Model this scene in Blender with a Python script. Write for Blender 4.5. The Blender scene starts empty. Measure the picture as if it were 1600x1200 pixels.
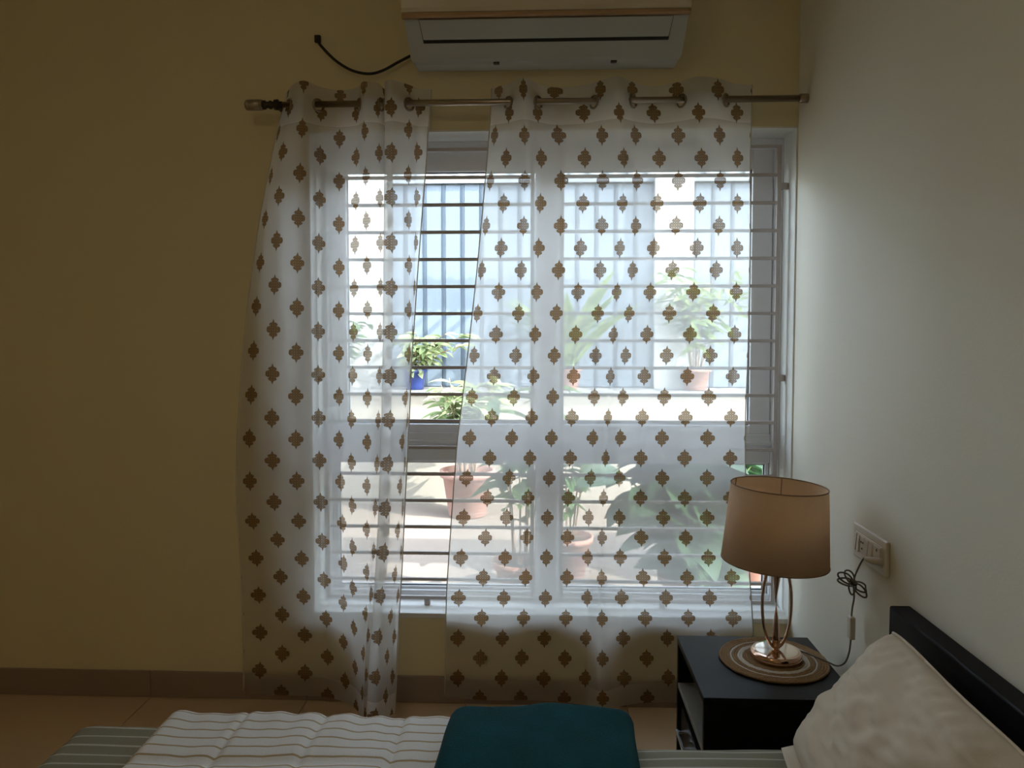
import bpy, bmesh, math, random
from mathutils import Vector, Matrix, Euler
random.seed(7)
scene = bpy.context.scene
COL = scene.collection

# ---------------------------------------------------------------- camera
cam_data = bpy.data.cameras.new('camera')
cam = bpy.data.objects.new('camera', cam_data)
COL.objects.link(cam)
cam_data.sensor_fit = 'HORIZONTAL'
cam_data.sensor_width = 36.0
cam_data.lens = 36.0 * 1200.0 / 1600.0
cam_data.shift_y = -34.0 / 1600.0
cam_data.clip_start = 0.02
cam.location = (0.0, 0.0, 1.457)
cam.rotation_euler = (math.radians(90.0 - 2.7), 0.0, math.radians(2.43))
scene.camera = cam

# ---------------------------------------------------------------- sky, sun, exposure
world = bpy.data.worlds.new('sky')
scene.world = world
world.use_nodes = True
wn = world.node_tree.nodes
wl = world.node_tree.links
wn.clear()
sky = wn.new('ShaderNodeTexSky')
sky.sky_type = 'NISHITA'
sky.sun_disc = False
sky.sun_elevation = math.radians(38)
sky.sun_rotation = math.radians(120)
sky.altitude = 600
sky.air_density = 1.0
sky.dust_density = 2.0
bg = wn.new('ShaderNodeBackground')
bg.inputs['Strength'].default_value = 1.5
wo = wn.new('ShaderNodeOutputWorld')
hs = wn.new('ShaderNodeHueSaturation')
hs.inputs['Saturation'].default_value = 0.45
wl.new(sky.outputs['Color'], hs.inputs['Color'])
wl.new(hs.outputs['Color'], bg.inputs['Color'])
wl.new(bg.outputs['Background'], wo.inputs['Surface'])

sun_data = bpy.data.lights.new('sun', 'SUN')
sun_data.energy = 9.0
sun_data.color = (1.0, 0.95, 0.86)
sun_data.angle = math.radians(0.5)
sun = bpy.data.objects.new('sun', sun_data)
COL.objects.link(sun)
sun.rotation_euler = Vector((-1.18, 0.55, -1.0)).to_track_quat('-Z', 'Y').to_euler()
sun.location = (6, -3, 8)

vs = scene.view_settings
scene.display_settings.display_device = 'sRGB'
vs.view_transform = 'Standard'
vs.look = 'None'
vs.gamma = 1.0
vs.use_curve_mapping = False
vs.exposure = 1.32

cy = scene.cycles
cy.max_bounces = 12
cy.diffuse_bounces = 7
cy.glossy_bounces = 4
cy.transmission_bounces = 6
cy.transparent_max_bounces = 16
cy.caustics_reflective = False
cy.caustics_refractive = False
cy.sample_clamp_indirect = 6.0
cy.use_denoising = True
cy.use_adaptive_sampling = True
cy.adaptive_threshold = 0.02

# ---------------------------------------------------------------- helpers
def M_new(name):
    m = bpy.data.materials.new(name)
    m.use_nodes = True
    nt = m.node_tree
    nt.nodes.clear()
    out = nt.nodes.new('ShaderNodeOutputMaterial')
    return m, nt, out

def pbr(name, col, rough=0.6, metal=0.0, var=0.0, vscale=8.0, bump=0.0, bscale=60.0, spec=0.5, col2=None, sheen=0.0):
    """procedural material: base colour varied by noise, with a fine noise bump"""
    m, nt, out = M_new(name)
    N, L = nt.nodes, nt.links
    p = N.new('ShaderNodeBsdfPrincipled')
    p.inputs['Roughness'].default_value = rough
    p.inputs['Metallic'].default_value = metal
    p.inputs['Specular IOR Level'].default_value = spec
    if sheen:
        p.inputs['Sheen Weight'].default_value = sheen
    tc = N.new('ShaderNodeTexCoord')
    n = N.new('ShaderNodeTexNoise')
    n.inputs['Scale'].default_value = vscale
    n.inputs['Detail'].default_value = 4
    L.new(tc.outputs['Object'], n.inputs['Vector'])
    mx = N.new('ShaderNodeMix'); mx.data_type = 'RGBA'
    c2 = col2 if col2 else tuple(c * (1 - var) for c in col)
    mx.inputs['A'].default_value = (*col, 1)
    mx.inputs['B'].default_value = (*c2, 1)
    L.new(n.outputs['Fac'], mx.inputs['Factor'])
    L.new(mx.outputs['Result'], p.inputs['Base Color'])
    if bump:
        b = N.new('ShaderNodeTexNoise')
        b.inputs['Scale'].default_value = bscale
        b.inputs['Detail'].default_value = 3
        L.new(tc.outputs['Object'], b.inputs['Vector'])
        bp = N.new('ShaderNodeBump')
        bp.inputs['Strength'].default_value = bump
        bp.inputs['Distance'].default_value = 0.01
        L.new(b.outputs['Fac'], bp.inputs['Height'])
        L.new(bp.outputs['Normal'], p.inputs['Normal'])
    L.new(p.outputs['BSDF'], out.inputs['Surface'])
    return m

def math_node(nt, op, a, b=None, c=None):
    n = nt.nodes.new('ShaderNodeMath')
    n.operation = op
    for i, v in enumerate((a, b, c)):
        if v is None:
            continue
        if isinstance(v, (int, float)):
            n.inputs[i].default_value = v
        else:
            nt.links.new(v, n.inputs[i])
    return n.outputs[0]

def tag(o, label=None, cat=None, group=None, kind=None):
    if label: o['label'] = label
    if cat: o['category'] = cat
    if group: o['group'] = group
    if kind: o['kind'] = kind
    return o

def link(o, parent=None):
    COL.objects.link(o)
    if parent is not None:
        o.parent = parent
        o.matrix_parent_inverse = wmat(parent).inverted()
    return o

def wmat(o):
    m = Matrix.LocRotScale(o.location, o.rotation_euler, o.scale)
    if o.parent is not None:
        m = wmat(o.parent) @ o.matrix_parent_inverse @ m
    return m

def empty(name, loc):
    e = bpy.data.objects.new(name, None)
    e.empty_display_size = 0.05
    e.location = loc
    COL.objects.link(e)
    return e

def from_bm(name, bm, mat, parent=None, smooth=False):
    me = bpy.data.meshes.new(name)
    bm.normal_update()
    bm.to_mesh(me)
    bm.free()
    me.materials.append(mat)
    if smooth:
        me.polygons.foreach_set('use_smooth', [True] * len(me.polygons))
    return link(bpy.data.objects.new(name, me), parent)

def from_data(name, verts, faces, mat, parent=None, smooth=False):
    me = bpy.data.meshes.new(name)
    me.from_pydata(verts, [], faces)
    me.update()
    me.materials.append(mat)
    if smooth:
        me.polygons.foreach_set('use_smooth', [True] * len(me.polygons))
    return link(bpy.data.objects.new(name, me), parent)

def bm_box(bm, x, y, z, bevel=0.0, seg=2):
    r = bmesh.ops.create_cube(bm, size=1.0)
    vs_ = r['verts']
    for v in vs_:
        v.co = Vector((x[0] + (v.co.x + .5) * (x[1] - x[0]), y[0] + (v.co.y + .5) * (y[1] - y[0]), z[0] + (v.co.z + .5) * (z[1] - z[0])))
    if bevel:
        es = list({e for v in vs_ for e in v.link_edges})
        bmesh.ops.bevel(bm, geom=es, offset=bevel, segments=seg, profile=0.5, affect='EDGES')

def box(name, x, y, z, mat, parent=None, bevel=0.0, seg=2):
    bm = bmesh.new()
    bm_box(bm, x, y, z, bevel, seg)
    return from_bm(name, bm, mat, parent)

def tube_data(pts, rad, seg=8, closed=False, cap=True):
    """verts and faces of a tube along pts (rad: number or list)"""
    pts = [Vector(p) for p in pts]
    n = len(pts)
    vs_, fs = [], []
    prev = None
    for i, p in enumerate(pts):
        if closed:
            t = pts[(i + 1) % n] - pts[i - 1]
        else:
            t = pts[min(i + 1, n - 1)] - pts[max(i - 1, 0)]
        t.normalize()
        if prev is None:
            a = t.cross(Vector((0, 0, 1)))
            if a.length < 1e-3:
                a = t.cross(Vector((1, 0, 0)))
        else:
            a = prev - t * prev.dot(t)
        a.normalize()
        prev = a
        b = t.cross(a)
        r = rad[i] if isinstance(rad, (list, tuple)) else rad
        for k in range(seg):
            th = 2 * math.pi * k / seg
            vs_.append(p + a * (math.cos(th) * r) + b * (math.sin(th) * r))
    for i in range(n if closed else n - 1):
        j = (i + 1) % n
        for k in range(seg):
            l = (k + 1) % seg
            fs.append((i * seg + k, i * seg + l, j * seg + l, j * seg + k))
    if not closed and cap:
        fs.append(tuple(range(seg))[::-1])
        fs.append(tuple((n - 1) * seg + k for k in range(seg)))
    return [tuple(v) for v in vs_], fs

def tube(name, pts, rad, mat, parent=None, seg=8, closed=False):
    v, f = tube_data(pts, rad, seg, closed)
    return from_data(name, v, f, mat, parent, smooth=True)

def lathe(name, prof, mat, centre, parent=None, seg=40, closed=False, smooth=True, tilt=None):
    """prof: list of (radius, z) turned about the vertical axis through centre"""
    vs_, fs = [], []
    n = len(prof)
    for k in range(seg):
        th = 2 * math.pi * k / seg
        for r, z in prof:
            v = Vector((r * math.cos(th), r * math.sin(th), z))
            if tilt:
                v = tilt @ v
            vs_.append((centre[0] + v.x, centre[1] + v.y, centre[2] + v.z))
    for k in range(seg):
        l = (k + 1) % seg
        for i in range(n if closed else n - 1):
            j = (i + 1) % n
            fs.append((k * n + i, l * n + i, l * n + j, k * n + j))
    o = from_data(name, vs_, fs, mat, parent, smooth=smooth)
    bm = bmesh.new(); bm.from_mesh(o.data)
    bmesh.ops.remove_doubles(bm, verts=bm.verts, dist=1e-6)
    bmesh.ops.recalc_face_normals(bm, faces=bm.faces)
    bm.to_mesh(o.data); bm.free()
    return o

def catmull(pts, per=8):
    pts = [Vector(p) for p in pts]
    out = []
    for i in range(len(pts) - 1):
        p0 = pts[max(i - 1, 0)]; p1 = pts[i]; p2 = pts[i + 1]; p3 = pts[min(i + 2, len(pts) - 1)]
        for k in range(per):
            t = k / per
            out.append(0.5 * ((2 * p1) + (p2 - p0) * t + (2 * p0 - 5 * p1 + 4 * p2 - p3) * t * t + (3 * p1 - p0 - 3 * p2 + p3) * t ** 3))
    out.append(pts[-1])
    return out

def prism(name, prof, x0, x1, mat, parent=None, inset=None, smooth=False):
    """extrude a (y, z) profile along x; inset: per-point inset of both ends"""
    n = len(prof)
    vs_ = []
    for e, sx in ((x0, 1), (x1, -1)):
        for i, (y, z) in enumerate(prof):
            vs_.append((e + sx * (inset[i] if inset else 0), y, z))
    fs = [(i, (i + 1) % n, n + (i + 1) % n, n + i) for i in range(n)]
    fs += [tuple(range(n))[::-1], tuple(range(n, 2 * n))]
    o = from_data(name, vs_, fs, mat, parent, smooth)
    bm = bmesh.new(); bm.from_mesh(o.data)
    bmesh.ops.recalc_face_normals(bm, faces=bm.faces)
    bm.to_mesh(o.data); bm.free()
    return o

def hash2(i, j, s=0):
    x = math.sin(i * 127.1 + j * 311.7 + s * 74.7) * 43758.5453
    return x - math.floor(x)

def vnoise(x, y, s=0):
    i, j = math.floor(x), math.floor(y)
    fx, fy = x - i, y - j
    fx = fx * fx * (3 - 2 * fx); fy = fy * fy * (3 - 2 * fy)
    a = hash2(i, j, s); b = hash2(i + 1, j, s); c = hash2(i, j + 1, s); d = hash2(i + 1, j + 1, s)
    return (a + (b - a) * fx) * (1 - fy) + (c + (d - c) * fx) * fy

# ---------------------------------------------------------------- room materials
MAT = {}
MAT['wall'] = pbr('cream_wall_paint', (0.78, 0.68, 0.44), rough=0.75, var=0.05, vscale=1.2, bump=0.05, bscale=140)
MAT['wall_side'] = pbr('pale_cream_wall_paint', (0.77, 0.735, 0.63), rough=0.7, var=0.04, vscale=1.0, bump=0.05, bscale=140)
MAT['ceiling'] = pbr('ceiling_paint', (0.86, 0.82, 0.72), rough=0.85, var=0.03)
MAT['grout'] = pbr('grout', (0.12, 0.08, 0.05), rough=0.9, var=0.1)
MAT['tile'] = pbr('beige_floor_tile', (0.62, 0.45, 0.29), rough=0.35, var=0.14, vscale=5.0, bump=0.02, bscale=20)
MAT['skirting'] = pbr('brown_skirting_tile', (0.34, 0.25, 0.20), rough=0.45, var=0.12, vscale=6)
MAT['frame'] = pbr('white_window_profile', (0.80, 0.81, 0.83), rough=0.4, var=0.03)
MAT['gasket'] = pbr('dark_glazing_gasket', (0.10, 0.11, 0.13), rough=0.6, var=0.1)
MAT['reveal'] = pbr('window_reveal_paint', (0.78, 0.78, 0.74), rough=0.6, var=0.03)
MAT['grille'] = pbr('grey_brown_grille_paint', (0.54, 0.49, 0.49), rough=0.4, var=0.1, vscale=30)

def glass_material():
    m, nt, out = M_new('window_glass')
    N, L = nt.nodes, nt.links
    t = N.new('ShaderNodeBsdfTransparent'); t.inputs['Color'].default_value = (0.93, 0.97, 0.97, 1)
    g = N.new('ShaderNodeBsdfGlossy'); g.inputs['Roughness'].default_value = 0.02
    lw = N.new('ShaderNodeLayerWeight'); lw.inputs['Blend'].default_value = 0.25
    sc = math_node(nt, 'MULTIPLY', lw.outputs['Fresnel'], 0.6)
    mx = N.new('ShaderNodeMixShader')
    L.new(sc, mx.inputs['Fac']); L.new(t.outputs[0], mx.inputs[1]); L.new(g.outputs[0], mx.inputs[2])
    L.new(mx.outputs[0], out.inputs['Surface'])
    return m
MAT['glass'] = glass_material()

# ---------------------------------------------------------------- room shell
XL, XR, YB, YF, ZC = -2.75, 0.93, 2.90, -1.30, 2.95
WX0, WX1, WZ0, WZ1 = -0.896, 0.930, 0.335, 2.190     # window opening in the back wall
YO = 3.15                                            # outer face of the back wall

floor = box('floor', (XL - .15, XR + .15), (YF - .15, YO), (-0.12, -0.012), MAT['grout'])
tag(floor, 'beige square tiled floor of the bedroom', kind='structure')
P = 0.6205
tile_me = None
for ix in range(-2, 6):
    for iy in range(0, 7):
        x1 = 0.3185 + P * (1 - ix)
        x0 = x1 - P
        y1 = YB - iy * P
        y0 = y1 - P
        a, b = max(x0, XL) + .0015, min(x1, XR) - .0015
        c, d = max(y0, YF) + .0015, y1 - .0015
        if b - a < .02 or d - c < .02:
            continue
        full = abs(b - a - P + .003) < 1e-4 and abs(d - c - P + .003) < 1e-4
        if full and tile_me is not None:
            o = bpy.data.objects.new('tile', tile_me)
            o.location = ((a + b) / 2, (c + d) / 2, 0)
            COL.objects.link(o)
        else:
            bm = bmesh.new()
            w, h = (b - a) / 2, (d - c) / 2
            bm_box(bm, (-w, w), (-h, h), (-0.011, 0.0), bevel=.0012, seg=1)
            o = from_bm('tile', bm, MAT['tile'])
            o.location = ((a + b) / 2, (c + d) / 2, 0)
            if full:
                tile_me = o.data
        o.parent = floor

def wall_with_hole():
    bm = bmesh.new()
    bm_box(bm, (XL - .15, WX0), (YB, YO), (-0.012, ZC))
    bm_box(bm, (WX1, XR + .15), (YB, YO), (-0.012, ZC))
    bm_box(bm, (WX0, WX1), (YB, YO), (-0.012, WZ0))
    bm_box(bm, (WX0, WX1), (YB, YO), (WZ1, ZC))
    bmesh.ops.remove_doubles(bm, verts=bm.verts, dist=1e-5)
    return from_bm('wall_back', bm, MAT['wall'])
wb = tag(wall_with_hole(), 'cream painted back wall around the window', kind='structure')
# plaster lining of the opening (reveal and sill), parts of the wall
box('reveal_lining', (WX0, WX0 + .006), (YB + .002, 3.05), (WZ0, WZ1), MAT['reveal'], wb)
box('reveal_lining', (WX1 - .006, WX1), (YB + .002, 3.05), (WZ0, WZ1), MAT['reveal'], wb)
box('reveal_lining', (WX0, WX1), (YB + .002, 3.05), (WZ1 - .006, WZ1), MAT['reveal'], wb)
box('sill', (WX0, WX1), (YB - .006, 3.05), (WZ0 - .004, WZ0 + .016), MAT['reveal'], wb, bevel=.004)
tag(box('wall_right', (XR, XR + .15), (YF - .15, YB), (-0.012, ZC), MAT['wall_side']), 'pale cream side wall behind the bed head', kind='structure')
tag(box('wall_left', (XL - .15, XL), (YF - .15, YB), (-0.012, ZC), MAT['wall']), 'cream side wall of the bedroom', kind='structure')
tag(box('wall_front', (XL, XR), (YF - .15, YF), (-0.012, ZC), MAT['wall']), 'cream wall behind the viewer', kind='structure')
tag(box('ceiling', (XL - .15, XR + .15), (YF - .15, YO), (ZC, ZC + .15), MAT['ceiling']), 'pale bedroom ceiling', kind='structure')

bb = empty('baseboard_back', ((XL + XR) / 2, YB, 0))
tag(bb, 'brown tile skirting along the back wall', kind='structure')
for ix in range(-1, 6):
    x1 = 0.3185 + P * (1 - ix); x0 = x1 - P
    a, b = max(x0, XL) + .001, min(x1, XR) - .001
    if b - a > .03:
        box('tile', (a, b), (YB - .011, YB - .0005), (0.0005, 0.104), MAT['skirting'], bb, bevel=.0015, seg=1)
br = empty('baseboard_right', (XR, 0.8, 0))
tag(br, 'brown tile skirting along the side wall', kind='structure')
for iy in range(0, 7):
    y1 = YB - .012 - iy * P; y0 = max(y1 - P, YF)
    box('tile', (XR - .011, XR - .0005), (y0 + .001, y1 - .001), (0.0005, 0.104), MAT['skirting'], br, bevel=.0015, seg=1)

# ---------------------------------------------------------------- window
win = empty('window_1', (0.016, 3.08, WZ0))
tag(win, 'white framed window of four panes, two tall over two low', kind='structure')
FY = (3.05, 3.12)
def rect_frame(name, x, z, w, y, mat, parent, bevel=.004):
    """four bars joined to one mitred frame; w = (left, right, bottom, top) widths"""
    bm = bmesh.new()
    bm_box(bm, (x[0], x[0] + w[0]), y, z, bevel, 2)
    bm_box(bm, (x[1] - w[1], x[1]), y, z, bevel, 2)
    bm_box(bm, (x[0] + w[0] - .002, x[1] - w[1] + .002), y, (z[0], z[0] + w[2]), bevel, 2)
    bm_box(bm, (x[0] + w[0] - .002, x[1] - w[1] + .002), y, (z[1] - w[3], z[1]), bevel, 2)
    return from_bm(name, bm, mat, parent)
rect_frame('outer_frame', (WX0 + .004, WX1 - .004), (WZ0 + .012, WZ1 - .006), (.03, .034, .04, .04), FY, MAT['frame'], win)
box('mullion', (-.022, .052), FY, (WZ0 + .05, WZ1 - .045), MAT['frame'], win, bevel=.004)
box('transom', (WX0 + .034, WX1 - .038), (3.056, 3.115), (0.915, 1.030), MAT['frame'], win, bevel=.004)
box('transom_ledge', (WX0 + .036, WX1 - .040), (3.040, 3.06), (0.985, 1.000), MAT['frame'], win, bevel=.003)
for (x0, x1, z0, z1, up) in ((-.862, -.022, 1.028, 2.146, True), (.052, .890, 1.028, 2.146, True),
                             (-.862, -.022, .382, .917, False), (.052, .890, .382, .917, False)):
    if up:
        s = rect_frame('sash', (x0, x1), (z0, z1), (.068 if x0 < 0 else .012, .012 if x0 < 0 else .080, .035, .078), (3.062, 3.11), MAT['frame'], win)
        gx = (x0 + (.068 if x0 < 0 else .012), x1 - (.012 if x0 < 0 else .080)); gz = (z0 + .035, z1 - .078)
    else:
        s = rect_frame('fixed_light', (x0, x1), (z0, z1), (.026 if x0 < 0 else .012, .012 if x0 < 0 else .014, .016, .010), (3.068, 3.11), MAT['frame'], win)
        gx = (x0 + (.026 if x0 < 0 else .012), x1 - (.012 if x0 < 0 else .014)); gz = (z0 + .016, z1 - .010)
    rect_frame('gasket', (gx[0] - .001, gx[1] + .001), (gz[0] - .001, gz[1] + .001), (.005,) * 4, (3.078, 3.090), MAT['gasket'], s, bevel=.001)
    box('pane', (gx[0] + .001, gx[1] - .001), (3.082, 3.086), (gz[0] + .001, gz[1] - .001), MAT['glass'], s)

# ---------------------------------------------------------------- window grille: two barred panels in the opening
GY = 2.985
def grille(x0, x1, label, brackets):
    g = empty('window_grille', ((x0 + x1) / 2, GY, WZ0 + .02))
    tag(g, label, 'grille', 'window grilles')
    for x in (x0, x1):
        box('upright', (x - .008, x + .008), (GY - .006, GY + .006), (.376, 2.142), MAT['grille'], g, bevel=.001, seg=1)
    zs = [.455 + .105 * k for k in range(16)]
    for z in zs:
        box('bar', (x0 + .006, x1 - .006), (GY - .006, GY + .006), (z - .0062, z + .0062), MAT['grille'], g, bevel=.001, seg=1)
    for z in (.382, 2.136):
        box('end_bar', (x0 + .006, x1 - .006), (GY - .006, GY + .006), (z - .006, z + .006), MAT['grille'], g, bevel=.001, seg=1)
    for (a, b, z0, z1) in brackets:
        box('bracket', (a, b), (GY - .004, GY + .018), (z0, z1), MAT['grille'], g, bevel=.002, seg=1)
grille(-.858, -.047, 'grey steel grille of flat horizontal bars over the window half nearer the rod finial',
       [(-.475, -.452, WZ0 + .014, .377), (-.889, -.864, 1.95, 1.972), (-.889, -.864, 1.24, 1.262), (-.041, .010, .800, .810)])
grille(.066, .888, 'grey steel grille of flat horizontal bars over the window half by the table lamp',
       [(.45, .473, WZ0 + .014, .377), (.894, .922, 1.975, 2.000), (.894, .922, 1.245, 1.270), (.010, .060, .800, .810)])

# ---------------------------------------------------------------- curtains
# control rows: (height, "x,y,v ..." for each control column); U counts half pattern repeats, v counts pattern rows
LEFT_U = [-0.75, 0, 1, 2, 3, 4, 5, 6, 7, 8, 8.35, 8.65, 9, 10, 11, 11.6]
LEFT = [
 (2.327,"-0.95,2.845,-1.49 -0.937,2.83,-1.52 -0.914,2.79,-1.49 -0.862,2.755,-1.52 -0.814,2.808,-1.57 -0.75,2.835,-1.67 -0.686,2.814,-1.6 -0.65,2.77,-1.58 -0.602,2.78,-1.55 -0.589,2.828,-1.45 -0.576,2.82,-1.46 -0.576,2.78,-1.54 -0.546,2.755,-1.59 -0.489,2.801,-1.5 -0.461,2.83,-1.45 -0.414,2.84,-1.43"),
 (2.263,"-0.967,2.845,-1.09 -0.957,2.83,-1.11 -0.921,2.79,-1.09 -0.864,2.755,-1.11 -0.815,2.808,-1.16 -0.752,2.835,-1.25 -0.687,2.814,-1.2 -0.651,2.77,-1.17 -0.602,2.78,-1.15 -0.588,2.828,-1.06 -0.574,2.82,-1.07 -0.576,2.78,-1.14 -0.546,2.755,-1.18 -0.49,2.801,-1.1 -0.462,2.83,-1.05 -0.418,2.84,-1.04"),
 (2.195,"-0.989,2.845,-0.65 -0.978,2.83,-0.67 -0.938,2.79,-0.66 -0.868,2.755,-0.68 -0.818,2.808,-0.73 -0.755,2.835,-0.82 -0.687,2.814,-0.76 -0.65,2.77,-0.74 -0.6,2.78,-0.72 -0.583,2.828,-0.63 -0.569,2.82,-0.64 -0.577,2.78,-0.71 -0.545,2.755,-0.75 -0.491,2.801,-0.67 -0.466,2.83,-0.63 -0.427,2.84,-0.62"),
 (2.058,"-1.02,2.847,0.23 -1.008,2.833,0.21 -0.964,2.796,0.22 -0.879,2.763,0.19 -0.823,2.812,0.15 -0.758,2.835,0.06 -0.688,2.812,0.1 -0.646,2.766,0.11 -0.595,2.776,0.13 -0.573,2.822,0.2 -0.556,2.814,0.2 -0.578,2.774,0.15 -0.544,2.75,0.11 -0.494,2.795,0.17 -0.471,2.824,0.21 -0.435,2.834,0.22"),
 (1.851,"-1.062,2.843,1.53 -1.039,2.832,1.52 -0.98,2.803,1.51 -0.896,2.778,1.5 -0.83,2.814,1.45 -0.759,2.829,1.38 -0.692,2.807,1.4 -0.644,2.766,1.41 -0.594,2.774,1.42 -0.57,2.811,1.46 -0.552,2.804,1.45 -0.581,2.77,1.43 -0.545,2.751,1.41 -0.492,2.788,1.44 -0.471,2.813,1.46 -0.451,2.821,1.47"),
 (1.596,"-1.107,2.846,3.11 -1.072,2.837,3.11 -0.999,2.812,3.08 -0.906,2.79,3.06 -0.837,2.82,3.02 -0.762,2.829,2.98 -0.7,2.804,2.99 -0.641,2.76,3 -0.593,2.767,3 -0.572,2.802,3.01 -0.553,2.795,3 -0.583,2.761,2.99 -0.546,2.742,2.98 -0.49,2.779,3 -0.477,2.804,3 -0.47,2.812,3.01"),
 (1.338,"-1.139,2.849,4.65 -1.096,2.842,4.66 -1.014,2.821,4.64 -0.918,2.802,4.63 -0.843,2.825,4.61 -0.764,2.828,4.61 -0.706,2.8,4.61 -0.639,2.754,4.61 -0.597,2.761,4.61 -0.577,2.793,4.6 -0.557,2.786,4.6 -0.585,2.752,4.61 -0.548,2.734,4.61 -0.491,2.769,4.6 -0.489,2.794,4.59 -0.487,2.803,4.59"),
 (1.032,"-1.167,2.853,6.49 -1.118,2.847,6.5 -1.025,2.831,6.48 -0.929,2.816,6.51 -0.846,2.832,6.5 -0.767,2.827,6.5 -0.716,2.796,6.5 -0.642,2.746,6.52 -0.606,2.753,6.52 -0.584,2.783,6.5 -0.561,2.775,6.51 -0.592,2.741,6.54 -0.555,2.724,6.56 -0.516,2.758,6.53 -0.509,2.783,6.5 -0.501,2.792,6.49"),
 (0.770,"-1.174,2.856,8.09 -1.116,2.852,8.1 -1.021,2.839,8.14 -0.929,2.828,8.17 -0.843,2.838,8.14 -0.758,2.827,8.15 -0.713,2.793,8.14 -0.644,2.74,8.16 -0.617,2.746,8.15 -0.587,2.774,8.1 -0.564,2.766,8.11 -0.602,2.732,8.16 -0.567,2.716,8.19 -0.528,2.749,8.14 -0.521,2.774,8.1 -0.514,2.783,8.09"),
 (0.578,"-1.164,2.859,9.43 -1.098,2.856,9.45 -1.008,2.846,9.47 -0.917,2.837,9.49 -0.839,2.842,9.42 -0.753,2.827,9.39 -0.714,2.79,9.37 -0.644,2.736,9.38 -0.625,2.741,9.36 -0.597,2.767,9.29 -0.576,2.759,9.31 -0.612,2.725,9.37 -0.577,2.71,9.39 -0.54,2.742,9.33 -0.528,2.767,9.28 -0.523,2.776,9.27"),
 (0.433,"-1.159,2.861,10.43 -1.093,2.858,10.45 -1.001,2.85,10.47 -0.916,2.844,10.47 -0.833,2.845,10.39 -0.756,2.826,10.36 -0.713,2.788,10.32 -0.648,2.732,10.32 -0.636,2.737,10.29 -0.609,2.762,10.21 -0.591,2.754,10.23 -0.621,2.72,10.3 -0.588,2.706,10.33 -0.555,2.737,10.26 -0.542,2.762,10.2 -0.532,2.771,10.18"),
 (0.287,"-1.164,2.873,11.4 -1.093,2.872,11.41 -1.006,2.865,11.4 -0.918,2.859,11.4 -0.831,2.856,11.33 -0.761,2.831,11.32 -0.707,2.784,11.3 -0.656,2.717,11.35 -0.644,2.722,11.31 -0.622,2.75,11.21 -0.607,2.74,11.23 -0.628,2.7,11.34 -0.593,2.684,11.38 -0.569,2.72,11.28 -0.555,2.75,11.19 -0.539,2.76,11.17"),
 (0.141,"-1.166,2.876,12.36 -1.099,2.875,12.37 -1.014,2.87,12.32 -0.921,2.867,12.35 -0.83,2.86,12.29 -0.755,2.83,12.29 -0.702,2.781,12.29 -0.661,2.713,12.35 -0.65,2.718,12.31 -0.634,2.744,12.2 -0.621,2.734,12.22 -0.637,2.694,12.34 -0.6,2.679,12.38 -0.574,2.714,12.27 -0.558,2.744,12.18 -0.544,2.754,12.15"),
 (0.025,"-1.169,2.877,13.12 -1.105,2.877,13.13 -1.018,2.874,13.05 -0.923,2.872,13.1 -0.831,2.862,13.04 -0.752,2.83,13.05 -0.701,2.78,13.06 -0.662,2.71,13.14 -0.654,2.715,13.09 -0.641,2.74,12.98 -0.63,2.73,13 -0.642,2.69,13.13 -0.603,2.675,13.18 -0.578,2.71,13.06 -0.56,2.74,12.96 -0.551,2.75,12.92"),
]
RIGHT_U = [-0.6, 0, 1, 2, 3, 4, 5, 6, 7, 8, 9, 10, 11, 12, 13, 13.8]
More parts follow.
